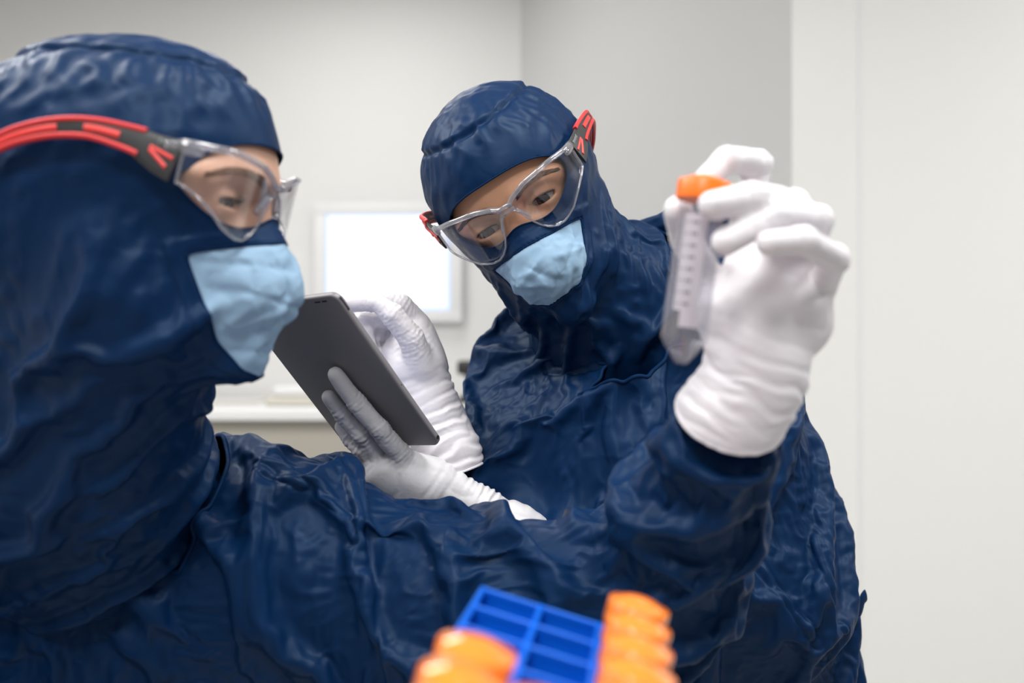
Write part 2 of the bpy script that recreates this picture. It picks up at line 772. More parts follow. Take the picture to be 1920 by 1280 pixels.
def clear_mat(name, tint=(1, 1, 1), base=0.03, edge=0.55, rough=0.02, haze=0.0, hazecol=(.9, .9, .9)):
    """clear plastic: mostly see-through, mirror-like by Fresnel, a little milky"""
    m = bpy.data.materials.new(name)
    m.use_nodes = True
    t = m.node_tree
    t.nodes.remove(t.nodes['Principled BSDF'])
    out = t.nodes['Material Output']
    tr = N(t, 'ShaderNodeBsdfTransparent')
    tr.inputs[0].default_value = (*tint, 1)
    gl = N(t, 'ShaderNodeBsdfGlossy')
    gl.inputs['Roughness'].default_value = rough
    lw = N(t, 'ShaderNodeLayerWeight')
    lw.inputs['Blend'].default_value = 0.35
    mr = N(t, 'ShaderNodeMapRange')
    mr.inputs['To Min'].default_value = base
    mr.inputs['To Max'].default_value = edge
    t.links.new(lw.outputs['Facing'], mr.inputs['Value'])
    pw = N(t, 'ShaderNodeMath', operation='POWER')
    pw.inputs[1].default_value = 2.2
    t.links.new(lw.outputs['Facing'], pw.inputs[0])
    t.links.new(pw.outputs[0], mr.inputs['Value'])
    mx = N(t, 'ShaderNodeMixShader')
    t.links.new(mr.outputs[0], mx.inputs[0])
    last = tr
    if haze > 0:
        df = N(t, 'ShaderNodeBsdfDiffuse')
        df.inputs[0].default_value = (*hazecol, 1)
        tl = N(t, 'ShaderNodeBsdfTranslucent')
        tl.inputs[0].default_value = (*hazecol, 1)
        ad = N(t, 'ShaderNodeMixShader')
        ad.inputs[0].default_value = 0.5
        t.links.new(df.outputs[0], ad.inputs[1])
        t.links.new(tl.outputs[0], ad.inputs[2])
        hz = N(t, 'ShaderNodeMixShader')
        hz.inputs[0].default_value = haze
        t.links.new(tr.outputs[0], hz.inputs[1])
        t.links.new(ad.outputs[0], hz.inputs[2])
        last = hz
    t.links.new(last.outputs[0], mx.inputs[1])
    t.links.new(gl.outputs[0], mx.inputs[2])
    t.links.new(mx.outputs[0], out.inputs['Surface'])
    return m


def glow_mat(name, col, power):
    m, t, b = nt(name)
    b.inputs['Base Color'].default_value = (0, 0, 0, 1)
    b.inputs['Emission Color'].default_value = (*col, 1)
    b.inputs['Emission Strength'].default_value = power
    return m


M_NAVY = fabric('navy coverall fabric', (0.0013, 0.0155, 0.057), (0.0019, 0.0195, 0.071), rough=0.47, spec=0.19)
M_SEAM = fabric('navy seam binding', (0.0012, 0.0155, 0.056), (0.0016, 0.019, 0.068), rough=0.6, crease=0.2, spec=0.1)
M_MASK = fabric('light blue mask paper', (0.24, 0.37, 0.51), (0.28, 0.42, 0.56), rough=0.8, weave=600, crease=0.45, spec=0.15, stint=(1, 1, 1))
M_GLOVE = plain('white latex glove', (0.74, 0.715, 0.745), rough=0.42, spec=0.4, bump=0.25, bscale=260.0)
M_GLOVE2 = plain('shaded latex glove', (0.66, 0.65, 0.67), rough=0.45, spec=0.4, bump=0.25, bscale=260.0)  # darker copy of the glove latex, the hand's shade put into the colour
M_SKIN_W = skin_mat('skin warm', (0.56, 0.29, 0.17), (0.63, 0.34, 0.21))
M_SKIN_M = skin_mat('skin fair', (0.62, 0.36, 0.25), (0.68, 0.41, 0.29))
M_BROW = plain('brown hair', (0.09, 0.045, 0.025), rough=0.6)
M_BROW2 = plain('light brown hair', (0.26, 0.15, 0.09), rough=0.6)
M_LASH = plain('dark lashes', (0.015, 0.010, 0.008), rough=0.6)
M_LIP = plain('sclera', (0.50, 0.45, 0.42), rough=0.15, spec=0.6)  # eye white darkened, the shadow on it put into the colour
M_IRIS = plain('dark brown iris', (0.035, 0.02, 0.012), rough=0.08, spec=0.7)
M_LENS = clear_mat('clear lens', (0.97, 0.97, 0.98), base=0.045, edge=0.6)
M_RIM = clear_mat('clear moulded rim', (0.80, 0.79, 0.83), base=0.16, edge=0.95, rough=0.06, haze=0.28, hazecol=(.8, .8, .85))  # whitish haze stands in for the highlights along the rim
M_RED = plain('red soft plastic', (0.62, 0.028, 0.03), rough=0.5)
M_REDD = plain('red plastic core', (0.72, 0.045, 0.04), rough=0.4)
M_BLACK = plain('black plastic', (0.022, 0.022, 0.023), rough=0.45)
M_GREYINK = plain('grey print', (0.30, 0.32, 0.33), rough=0.6)
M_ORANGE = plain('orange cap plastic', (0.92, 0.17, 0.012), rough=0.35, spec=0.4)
M_ORANGE2 = plain('orange cap plastic lit', (0.95, 0.225, 0.010), rough=0.10, spec=1.0, coat=1.0)  # racked caps: same plastic, its lit yellow look put into the colour
M_TUBE = clear_mat('clear tube plastic', (0.93, 0.93, 0.95), base=0.05, edge=0.38, rough=0.08, haze=0.07, hazecol=(.95, .93, .97))
M_TUBEW = clear_mat('white tube print', (1, 1, 1), base=.02, edge=.1, rough=.3, haze=0.68, hazecol=(.86, .82, .87))
M_INK = plain('grey ink', (0.10, 0.10, 0.13), rough=0.6)
M_BLUE = plain('blue rack plastic', (0.001, 0.115, 0.64), rough=0.35, spec=0.4)
M_TAB = plain('space grey aluminium', (0.245, 0.232, 0.245), rough=0.48, spec=0.4, metal=0.25, bump=0.1, bscale=3000.0)
M_TABE = plain('grey aluminium edge', (0.055, 0.054, 0.066), rough=0.32, metal=0.6)
M_HOLE = plain('black recess', (0.004, 0.004, 0.004), rough=0.8)
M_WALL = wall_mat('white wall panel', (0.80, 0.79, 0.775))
M_WALL2 = wall_mat('shaded wall panel', (0.58, 0.58, 0.575))  # side wall turned from the light, its shade put into the base colour
M_WALL3 = wall_mat('glossy white wall panel', (0.83, 0.825, 0.80), 0.35)
M_REAR = wall_mat('dark unseen wall', (0.34, 0.34, 0.35))  # unseen walls, dark grey made up to cut bounce light and raise contrast
M_CEIL = wall_mat('white ceiling', (0.82, 0.82, 0.81))
M_FLOOR = wall_mat('grey vinyl floor', (0.42, 0.42, 0.41), 0.4)
M_BENCH = wall_mat('white bench laminate', (0.84, 0.84, 0.84), 0.35)
M_BEIGE = wall_mat('grey beige panel', (0.43, 0.40, 0.35), 0.5)
M_WHITE = plain('white plastic', (0.80, 0.80, 0.80), rough=0.4)
M_CREAM = plain('cream plastic', (0.60, 0.57, 0.50), rough=0.5)
M_SCREEN = glow_mat('lit screen', (0.92, 0.96, 1.0), 1.25)
M_PANEL = glow_mat('lit ceiling panel', (1.0, 0.985, 0.95), 4.0)

# ------------------------------------------------------------------ the room


def struct(o):
    o['kind'] = 'structure'
    return o


def slab(name, pts, mat, z0=0.0, z1=CEIL, thick=0.12):
    """vertical wall from a to b, thickened away from the room"""
    (ax, ay), (bx, by) = pts
    d = np.array([bx - ax, by - ay])
    nrm = np.array([-d[1], d[0]]) / np.linalg.norm(d) * thick
    V = []
    for z in (z0, z1):
        V += [(ax, ay, z), (bx, by, z), (bx + nrm[0], by + nrm[1], z), (ax + nrm[0], ay + nrm[1], z)]
    F = [(0, 1, 2, 3), (7, 6, 5, 4), (0, 4, 5, 1), (1, 5, 6, 2), (2, 6, 7, 3), (3, 7, 4, 0)]
    b = BM()
    b.add(V, F)
    return struct(b.build(name, mat, smooth=False))


BACK = 3.9
cx = (976 - 960) / FPX * BACK
KX, KY = (1485 - 960) / FPX * 2.6, 2.6
slab('wall_back', [(-2.6, BACK + .10), (cx, BACK)], M_WALL)
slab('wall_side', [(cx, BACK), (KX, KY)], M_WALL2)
slab('wall_right', [(KX, KY), (2.9, KY - .35)], M_WALL3)
slab('wall_left', [(-2.6, -1.9), (-2.6, BACK + .1)], M_WALL)
slab('wall_far_right', [(2.9, KY - .35), (2.9, -1.9)], M_REAR)
slab('wall_rear', [(2.9, -1.9), (-2.6, -1.9)], M_REAR)
b = BM()
b.box((-2.75, -2.05, -0.1), (3.05, BACK + .25, 0.0))
struct(b.build('floor', M_FLOOR, smooth=False))
b = BM()
b.box((-2.75, -2.05, CEIL), (3.05, BACK + .25, CEIL + 0.1))
struct(b.build('ceiling', M_CEIL, smooth=False))
# joint strip in the right wall
wd = unit(np.array([2.9 - KX, -.35]))
jt = (1612 - 960) / FPX
s_ = (jt * KY - KX) / (wd[0] - jt * wd[1])
jp = np.array([KX, KY]) + wd * s_
b = BM()
b.box((-.004, -.0035, 0), (.004, .002, CEIL - .002), 0.001,
      frame((jp[0], jp[1], 0), (wd[0], wd[1], 0), (-wd[1], wd[0], 0), (0, 0, 1)))
struct(b.build('trim_1', M_WHITE, smooth=False))

# ceiling lamp housings around the area lamps
for i, (lx, ly, ls, le) in enumerate(PANELS):
    e = tag(empty('ceiling_light', (lx, ly, CEIL)), 'square flush ceiling light panel, out of the picture overhead', 'ceiling light',
            'ceiling light panels')
    b = BM()
    h = ls / 2 + .02
    for (a0, a1, b0, b1) in ((-h, h, -h, -h + .02), (-h, h, h - .02, h), (-h, -h + .02, -h, h), (h - .02, h, -h, h)):
        b.box((a0, b0, -.035), (a1, b1, 0))
    b.build('frame', M_WHITE, e, smooth=False)

# ---- laboratory bench along the back wall
bench = tag(empty('lab_bench', (-1.15, 3.5, 0)), 'long white laboratory bench against the back wall, grey panel below its front edge',
            'bench')
bx0, bx1 = -2.4 + 1.15, 0.02 + 1.15 - .17
by0, by1 = 3.19 - 3.5, BACK - 3.5 - .002
TOPZ = EYE - (768 - 640) / FPX * 3.19
b = BM()
b.box((bx0, by0, TOPZ - .035), (bx1, by1, TOPZ), .004)
b.build('worktop', M_BENCH, bench, auto=30)
b = BM()
b.box((bx0 + .02, by0 + .05, .10), (bx1 - .02, by0 + .075, TOPZ - .036), .002)
b.build('front_panel', M_BEIGE, bench, auto=30)
for xx in (bx0 + .05, bx1 - .12):
    b = BM()
    b.box((xx, by0 + .08, 0), (xx + .06, by1 - .05, TOPZ - .036), .003)
    b.build('leg', M_WHITE, bench, auto=30)

# ---- monitor on the back wall


def on_wall(px, py, gap):
    """point on the back wall's face, gap in front of it"""
    k = (px - 960) / FPX
    sl = (BACK - (BACK + .10)) / (cx + 2.6)
    Z = (BACK - gap - sl * cx) / (1 - sl * k)
    return P(px, py, Z)


w0, w1 = on_wall(594, 383, 0), on_wall(868, 604, 0)
mx = unit(np.array([w1[0] - w0[0], w1[1] - w0[1], 0]))
my = np.array([-mx[1], mx[0], 0])
mc = (w0 + w1) / 2
mw, mh = np.linalg.norm((w1 - w0)[:2]) / 2, (w0[2] - w1[2]) / 2
mon = tag(empty('wall_monitor', mc), 'white framed computer screen glowing white on the back wall above the bench', 'screen')
MM = frame((0, 0, 0), mx, my, (0, 0, 1))
s0, s1 = on_wall(616, 402, .05), on_wall(849, 581, .05)
sw, sh = np.linalg.norm((s1 - s0)[:2]) / 2, (s0[2] - s1[2]) / 2
b = BM()
b.box((-mw * .8, -.028, -mh * .8), (mw * .8, -.001, mh * .8), .004, MM)
b.build('rear_housing', M_WHITE, mon, auto=30)
b = BM()
for (a0, a1, c0, c1) in ((-mw, mw, sh, mh), (-mw, mw, -mh, -sh), (-mw, -sw, -sh, sh), (sw, mw, -sh, sh)):
    b.box((a0, -.055, c0), (a1, -.03, c1), .003, MM)
b.build('bezel', M_WHITE, mon, auto=30)
b = BM()
b.box((-sw, -.047, -sh), (sw, -.032, sh), 0, MM)
m, t, bs = nt('lit screen page')
bs.inputs['Base Color'].default_value = (.02, .02, .02, 1)
tc = N(t, 'ShaderNodeTexCoord')
mp = N(t, 'ShaderNodeMapping')
mp.inputs['Scale'].default_value = (1, 1, 1)
sx = N(t, 'ShaderNodeSeparateXYZ')
t.links.new(tc.outputs['Generated'], sx.inputs[0])


def edge_ramp(sock, lo, hi):
    r = N(t, 'ShaderNodeValToRGB')
    e = r.color_ramp.elements
    e[0].position, e[0].color = 0.0, (1, 1, 1, 1)
    e[1].position, e[1].color = 1.0, (1, 1, 1, 1)
    for pos, v in ((lo, 0), (lo + .012, 0), (hi - .012, 0), (hi, 0)):
        pass
    e[0].color = (1, 1, 1, 1)
    a = r.color_ramp.elements.new(lo)
    a.color = (0, 0, 0, 1)
    c = r.color_ramp.elements.new(hi)
    c.color = (0, 0, 0, 1)
    t.links.new(sock, r.inputs[0])
    return r


rx = edge_ramp(sx.outputs['X'], .03, .955)
rz = edge_ramp(sx.outputs['Z'], .05, .975)
ad = N(t, 'ShaderNodeMath', operation='MAXIMUM')
t.links.new(rx.outputs[0], ad.inputs[0])
t.links.new(rz.outputs[0], ad.inputs[1])
mxn = N(t, 'ShaderNodeMix', data_type='RGBA')
mxn.inputs[6].default_value = (.96, .975, 1.0, 1)
mxn.inputs[7].default_value = (.42, .62, 1.0, 1)
t.links.new(ad.outputs[0], mxn.inputs[0])
t.links.new(mxn.outputs[2], bs.inputs['Emission Color'])
bs.inputs['Emission Strength'].default_value = 1.15
b.build('display', m, mon, smooth=False)

# ---- small things on the bench
zt = TOPZ
p = P(556, 745, 3.45)
eq = tag(empty('bench_instrument', (p[0], 3.45, zt)), 'small white and beige instrument on the bench, left of the tablet', 'instrument')
b = BM()
b.box((-.09, -.08, .001), (.09, .08, .030), .008)
b.build('base', M_CREAM, eq, auto=40)
b = BM()
b.box((-.07, -.05, .031), (.08, .07, .066), .008)
b.build('housing', M_WHITE, eq, auto=40)
b = BM()
b.tube([(-.08, .02, .02), (-.16, .05, .005), (-.30, .0, .005), (-.42, .06, .005)], .004, 8)
b.build('cable', M_CREAM, eq)
p = P(800, 740, 3.5)
bx = tag(empty('supply_box', (p[0], 3.5, zt)), 'low white box on the bench, right of the tablet', 'box')
b = BM()
b.box((-.11, -.08, .001), (.08, .08, .055), .006)
b.build('body', M_WHITE, bx, auto=40)
b = BM()
b.box((-.114, -.084, .056), (.084, .084, .068), .004)
b.build('lid', M_WHITE, bx, auto=40)
p = P(884, 700, 3.6)
dv = tag(empty('desk_scanner', (p[0], 3.6, zt)), 'dark grey device at the right end of the bench, half hidden by the woman', 'device')
b = BM()
b.tube([(0, 0, .03), (0, 0, .08), (-.01, -.02, .11)], [.022, .018, .02], 12)
b.build('handle', M_BLACK, dv)
b = BM()
b.lathe([(.001, .001), (.05, .001), (.05, .012), (.025, .03), (.001, .03)], 24)
b.build('base', M_BLACK, dv, auto=40)
b = BM()
b.box((-.05, -.06, .10), (.03, .03, .15), .012)
b.build('head', M_BLACK, dv, auto=40)

# ------------------------------------------------------------------ people
UP = np.array([0, 0, 1.0])


class Head:
    """local axes: x forward, y to the person's left, z up; origin between the ears at eye level"""

    def __init__(self, org, F, U, s=1.0):
        F = unit(F)
        U = unit(np.asarray(U, float) - F * np.dot(U, F))
        L = np.cross(U, F)
        self.R = np.stack([F, L, U], 1)
        self.o = np.asarray(org, float)
        self.s = s

    def w(self, *p):
        return self.o + self.s * (self.R @ np.array(p, float))

    def loc(self, X):
        return (X - self.o) @ self.R / self.s

    def mat(self):
        return frame(self.o, self.R[:, 0] * self.s, self.R[:, 1] * self.s, self.R[:, 2] * self.s)

    def e(self, f, c, r, k=.01, op='add', rot=None):
        R = self.R if rot is None else self.R @ rot
        f.ell(self.w(*c), np.array(r) * self.s, R, k, op)

    def c(self, f, a, b, ra, rb, k=.01, op='add'):
        f.cone(self.w(*a), self.w(*b), ra * self.s, rb * self.s, k, op)


def face_skin(hd, f, lid=0.0046, neck=None):
    hd.e(f, (-.010, 0, .028), (.098, .071, .089), .02)
    hd.c(f, (.033, 0, -.01), (.045, 0, -.075), .058, .040, .03)
    hd.c(f, (.055, 0, -.085), (.066, 0, -.098), .03, .022, .02)          # chin
    hd.e(f, (.046, 0, .034), (.048, .056, .046), .02)                   # forehead
    for s in (1, -1):
        hd.c(f, (.0, .046 * s, -.03), (.035, .032 * s, -.085), .020, .018, .02)     # jaw
        hd.e(f, (.056, .034 * s, -.032), (.020, .014, .016), .010)                    # cheek
        hd.c(f, (.084, .012 * s, .017), (.066, .050 * s, .015), .011, .011, .012)   # brow ridge
        hd.e(f, (.094, .031 * s, .000), (.019, .020, .0125), .012, 'sub')           # eye socket
        hd.e(f, (.070, .032 * s, 0), (.0142, .0155, .0142), .006)                   # lid over the eye
        hd.e(f, (.006, .064 * s, -.01), (.016, .006, .026), .008)                    # ear
    hd.c(f, (.079, 0, .012), (.094, 0, -.033), .0075, .0095, .012)                   # nose
    for s in (1, -1):
        hd.e(f, (.086, .011 * s, -.036), (.010, .008, .008), .008)
    hd.e(f, (.084, 0, -.066), (.012, .024, .006), .006)                             # lips
    hd.e(f, (.083, 0, -.076), (.012, .020, .006), .006)
    for s in (1, -1):
        hd.e(f, (.084, .032 * s, -.0012), (.018, .0138, lid), .002, 'sub')          # opening between the lids
    f.cone(hd.w(-.015, 0, -.05), hd.w(-.02, 0, -.15) if neck is None else neck, .048, .050, .03)      # neck


def eyes(hd, parent, look, lid=0.0046):
    for s, nm in ((1, 'l'), (-1, 'r')):
        c = np.array([.0695, .032 * s, 0])
        d = unit(look)
        bm = BM()
        u = unit(np.cross(d, [0, 0, 1]))
        v = np.cross(u, d)
        M = hd.mat() @ frame(c, u, v, d)
        r = .0122
        prof = [(r * math.sin(a), r * math.cos(a)) for a in np.linspace(math.pi, .58, 16)]
        bm.lathe(prof, 28, M, cap=False)
        o = bm.build('eyeball', M_LIP, parent)
        o['label'] = 'white of the eye'
        bm = BM()
        prof = [(r * math.sin(a) * 1.0, r * math.cos(a) + .0004) for a in np.linspace(.60, .22, 6)]
        bm.lathe(prof, 28, M, cap=False)
        bm.build('iris', M_IRIS, o)
        bm = BM()
        prof = [(r * math.sin(a), r * math.cos(a) + .0006) for a in np.linspace(.23, .001, 4)]
        bm.lathe(prof, 20, M, cap=False)
        bm.build('pupil', M_LASH, o)
        # lashes: a dark lid edge and short hairs
        bm = BM()
        row = []
        for q in np.linspace(-1, 1, 15):
            y = .0138 * q
            z = (lid + .0006) * math.sqrt(max(0, 1 - q * q)) - .0012
            dy = y
            x = .0695 + math.sqrt(max(1e-9, .0143 ** 2 - min(dy * dy * .9, .0143 ** 2) - z * z * .9))
            row.append(hd.w(x, .032 * s + y, z))
        bm.tube(row, [.0003] + [.0007] * 13 + [.0003], 6)
        for q in np.linspace(-.92, .92, 18):
            y = .0138 * q
            z = (lid + .0004) * math.sqrt(1 - q * q) - .0012
            x = .0695 + math.sqrt(max(1e-9, .0143 ** 2 - .9 * y * y - z * z * .9))
            a = np.array([x, .032 * s + y, z])
            bm.tube([hd.w(*a), hd.w(*(a + [.0035, .001 * q, -.0004])), hd.w(*(a + [.006, .0025 * q, .002]))],
                    [.00025, .0002, .00008], 4)
        o2 = bm.build('eyelashes', M_LASH, parent)
        # eyebrow hairs
        bm = BM()
        rs = np.random.RandomState(4)
        for i in range(420):
            q = rs.rand()
            y = .012 + q * .043
            z = .0140 + .007 * math.sin(q * 2.4) - .008 * max(0, q - .65) + (rs.rand() - .5) * .0090 * (1.05 - q * .75)
            x = .0985 - .012 * (q ** 1.6) - 3.2 * (max(0, y - .02)) ** 2 * 2.2
            a = np.array([x, y * s, z])
            dr = np.array([-.001 - .003 * q, (.0045 + .002 * q) * s, .0022 * (1 - 1.6 * q)])
            EY_HAIRS.setdefault(id(hd), []).append((hd.w(*a), hd.R @ dr * hd.s, s))
    return


EY_HAIRS = {}


def brows(hd, parent, field, mat):
    """eyebrow hairs laid on the skin"""
    for s in (1, -1):
        H = [h for h in EY_HAIRS[id(hd)] if h[2] == s]
        A = np.array([h[0] for h in H])
        B = A + np.array([h[1] for h in H])
        for X, off in ((A, -.0002), (B, .0009)):
            for _ in range(6):
                X -= field.grad(X) * (field.sample(X) - off)[:, None]
        bm = BM()
        for a, b2 in zip(A, B):
            bm.tube([a, (a + b2) / 2 + (hd.R[:, 0] * .0004), b2], [.00035, .0003, .0001], 4)
        bm.build('eyebrow', mat, parent)


def smoothstep(a, b, x):
    t = np.clip((x - a) / (b - a), 0, 1)
    return t * t * (3 - 2 * t)


def eye_gap(L, zu=.040, zl=-.020, zn=-.004, th=.80, side=.02):
    """< 0 inside the opening of the hood over the eyes"""
    x, y, z = L.T
    a = np.abs(np.arctan2(y, np.maximum(x, -.2)))
    a = np.where(x < 0, 9, a)
    q = np.clip(a / th, 0, 2)
    up = zu - (zu - side) * np.clip(q, 0, 1) ** 3.0
    mid = np.exp(-(q / .22) ** 2)
    low = zl + (zn - zl) * mid + (.022) * np.clip((q - .35) / .65, 0, 1) ** 2
    c = .5 * (up + low)
    hh = .5 * (up - low)
    v = np.abs(z - c) / np.maximum(hh, 1e-4)
    return ((v ** 4 + q ** 5) ** .25 - 1.0) * .02


def mask_gap(L, top=-.028, drop=.012, vs=1.0):
    """< 0 inside the light blue mask panel"""
    x, y, z = L.T
    a = np.abs(np.arctan2(y, np.maximum(x, .001)))
    a = np.where(x < 0.01, 9, a)
    t = top - drop * np.clip(a / .8, 0, 1.5) ** 1.3
    wid = np.interp(-z / vs, [.02, .037, .074, .10, .118, .13], [.79, .75, .59, .43, .2, -.3])
    return np.maximum((z - t), (a - wid) * .07)


def edge_tube(T, V, r, name, parent, mat, sm=4, minlen=30):
    """a bound edge along every rim of a piece of cloth, one part per rim"""
    for lp in boundary_loops(T):
        if len(lp) < minlen:
            continue
        closed = lp[0] == lp[-1]
        p = V[lp[:-1]] if closed else V[lp]
        p = smooth_loop(resample(p, r * 1.6, closed), sm, closed)
        bm = BM()
        bm.tube(p, r, 8, closed)
        bm.build(name, mat, parent)


def solid(o, th, off=-1.0):
    md = o.modifiers.new('thick', 'SOLIDIFY')
    md.thickness = th
    md.offset = off
    return o


def bone_axis(V, bones, phi, nrm):
    """direction of slack for every vertex: along its nearest bone turned by that bone's angle towards round it"""
    best = np.full(len(V), 9.0)
    A = np.zeros_like(V)
    for (a, b), ph in zip(bones, phi):
        a, b = np.asarray(a), np.asarray(b)
        d = b - a
        t = np.clip(((V - a) @ d) / (d @ d), 0, 1)
        r = np.linalg.norm(V - (a + t[:, None] * d), axis=1)
        m = r < best
        best[m] = r[m]
        u = unit(d)
        c = np.cross(nrm[m], u)
        c /= np.linalg.norm(c, axis=1, keepdims=True) + 1e-6
        A[m] = math.cos(ph) * u + math.sin(ph) * c
    return A


HLEV = [(.04, .10, .22, 70, .007, 16.0), (.05, .11, .12, 45, .0016, 45.0)]


def hood(hd, neck, parent, name, h=.0085, bulge=.04, crown=.100, levels=HLEV, eye={}, mask={}, extra=None, seed=1, skull=(.106, .079, .0955), skx=-.008):
    """hood with an eye opening and an inset mask, made as loose cloth over a head form"""
    pts = np.array([hd.w(-.16, 0, 0), hd.w(.15, 0, 0), hd.w(0, 0, .15), hd.w(0, .12, 0), hd.w(0, -.12, 0), hd.w(.1, 0, -.14)]
                   + [n[0] + k * n[1] for n in neck for k in (np.array([1, 0, 0]), np.array([-1, 0, 0]), np.array([0, 1, 0]), np.array([0, -1, 0]), UP, -UP)])
    f = Field(pts.min(0) - .03, pts.max(0) + .03, h)
    hd.e(f, (skx, 0, .030), skull, .02)
    hd.c(f, (.03, 0, .02), (.042, 0, -.06), .064, .052, .03)
    hd.c(f, (.05, 0, -.08), (.075, 0, -.104), .036, .025, .02)
    hd.c(f, (.084, 0, -.003), (.093, 0, -.034), .011, .014, .015)
    hd.e(f, (.086, 0, -.060), (bulge, .039, .034), .02)
    for s in (1, -1):
        hd.c(f, (.0, .051 * s, -.03), (.035, .036 * s, -.085), .024, .022, .02)
    f.chain([n[0] for n in neck], [n[1] for n in neck], .04)
    if extra:
        extra(f)
    V, Q = f.mesh(project=4)
    R0 = V
    X = V
    for i, (g, ga, bend, it, am, sc) in enumerate(levels):
        if i:
            R0, _ = subdivide(R0, Q)
            X, Q = subdivide(X, Q)
        L = hd.loc(R0)
        z = L[:, 2]
        low = smoothstep(-.02, -.10, z) * (1 - .5 * smoothstep(.03, .09, L[:, 0]))
        near = smoothstep(.035, .0, np.abs(eye_gap(L, **eye)))
        k = (.45 + .9 * low) * (1 - .75 * near)
        NR = vnormals(R0, Q)
        d1 = np.tile(hd.R[:, 2], (len(R0), 1))
        rnd = np.cross(NR, d1)
        mixv = (d1 * .75 + rnd * .65) * low[:, None] + (rnd * .8 + d1 * .5) * (1 - low)[:, None]
        mixv /= np.linalg.norm(mixv, axis=1, keepdims=True) + 1e-9
        gath = .09 * np.exp(-((z - crown + .014) / .014) ** 2) * (i > 0)
        X = drape(X, Q, f, g * k, np.where((gath > .04)[:, None], rnd, mixv), ga * k + gath, iters=it, bend=bend, lo=-.002 - .003 * low, hi=.004 + .003 * low + .001 * i,
                  seed=seed + 7 * i, amp=am, nscale=sc, rest=R0, suck=.0001 / (1 + i), tang=.03)
    Q2 = Q
    X, Q2 = subdivide(X, Q2)
    R0, _ = subdivide(R0, Q)
    L = hd.loc(R0)
    z = L[:, 2]
    X = crumple(X, R0, Q2, .55 * smoothstep(.0, .03, np.abs(eye_gap(L, **eye))), seed + 3)
    nrm = vnormals(X, Q2)
    # crown panel laps over the side panel
    zz = z + .006 * (L[:, 0] / .1) - .012 * (np.abs(L[:, 1]) / .09) ** 2
    X = X + nrm * (.0018 * smoothstep(crown - .0015, crown + .0015, zz) * smoothstep(crown + .03, crown + .004, zz)
                   - .0022 * np.exp(-((zz - crown + .003) / .0022) ** 2))[:, None]
    # binding bands round the openings
    ge = eye_gap(L, **eye)
    gm = mask_gap(L, **mask)
    X = X + nrm * (.0016 * smoothstep(.012, .010, gm) * smoothstep(0, .001, gm) * smoothstep(.02, .0, L[:, 2]))[:, None]
    T = tris(Q2)
    return f, X, T, ge, gm, L


def clip2(X, T, ge, gm):
    """cut X first by the eye opening, then by the mask; functions ride along as extra coordinates"""
    Y = np.concatenate([X, gm[:, None]], 1)
    (_, _), (Vo, To) = clip(Y, T, ge)
    (Vm, Tm), (Vh, Th) = clip(Vo, To, Vo[:, 3])
    return (Vh[:, :3], Th), (Vm[:, :3], Tm, Vm[:, 3])


def mask_folds(hd, V, T, gm, folds, seed=0, amp=.0016):
    """paper creases: hand-set crease lines (local y, z from, to, depth) and a crumple"""
    L = hd.loc(V)
    n = vnormals(V, T)
    d = np.zeros(len(V))
    for (y0, z0, y1, z1, dep, wd) in folds:
        a, b = np.array([y0, z0]), np.array([y1, z1])
        q = L[:, 1:3]
        u = b - a
        t = np.clip(((q - a) @ u) / (u @ u), 0, 1)
        dist = np.linalg.norm(q - (a + t[:, None] * u), axis=1)
        sgn = np.sign((q - a) @ np.array([-u[1], u[0]]))
        d += dep * np.exp(-(dist / wd) ** 1.3) * (1 + .0 * sgn) * np.sin(np.pi * np.clip(t * .9 + .05, 0, 1)) ** .5
    c = (1 - np.abs(noise(L, 42, seed))) ** 4 * amp - (1 - np.abs(noise(L, 75, seed + 3))) ** 5 * amp * .6 + noise(L, 26, seed + 5) * amp * .9
    w = smoothstep(0, .006, -gm)
    return V + n * ((d + c) * w)[:, None]


def crumple(X, R0, Q, k=1.0, seed=0):
    """small sharp creases on top of the big folds"""
    n = vnormals(X, Q)
    W = R0 + .020 * np.stack([noise(R0, 9, seed + q) for q in range(3)], 1)
    d = 0
    for sc, am, pw in ((23, .0016, 5), (47, .0010, 4)):
        d = d + am * (1 - np.abs(noise(W, sc, seed + sc))) ** pw * smoothstep(-.45, .35, noise(R0, sc * .35, seed + 2 * sc))
        d = d - am * .6 * (1 - np.abs(noise(W, sc * 1.13, seed + sc + 7))) ** pw * smoothstep(-.3, .4, noise(R0, sc * .4, seed + 3 * sc))
    return X + n * (k * d)[:, None]


def ridge(X, Q, path, h, w, seed=0):
    """raised seam along a path laid on the cloth (path given as points on the picture side of it)"""
    px = 960 + FPX * X[:, 0] / X[:, 1]
    py = 640 - FPX * (X[:, 2] - EYE) / X[:, 1]
    pts = []
    for (x, y) in path:
        near = np.nonzero(np.hypot(px - x, py - y) < 14)[0]
        if len(near):
            k = near[X[near, 1] < X[near, 1].min() + .015]
            pts.append(X[k].mean(0))
    if len(pts) < 2:
        return X
    S = spline(pts, 6)
    best = np.full(len(X), 9.0)
    lo, hi = S.min(0) - .03, S.max(0) + .03
    m = np.nonzero(np.all((X > lo) & (X < hi), axis=1))[0]
    for a, b in zip(S[:-1], S[1:]):
        d = b - a
        t = np.clip(((X[m] - a) @ d) / (d @ d + 1e-12), 0, 1)
        best[m] = np.minimum(best[m], np.linalg.norm(X[m] - (a + t[:, None] * d), axis=1))
    pk = .7 + .5 * noise(X, 85, seed)
    dd = h * pk * np.exp(-(best / w) ** 2) - h * .8 * np.exp(-((best - 1.9 * w) / (.45 * w)) ** 2)
    return X + vnormals(X, Q) * dd[:, None]


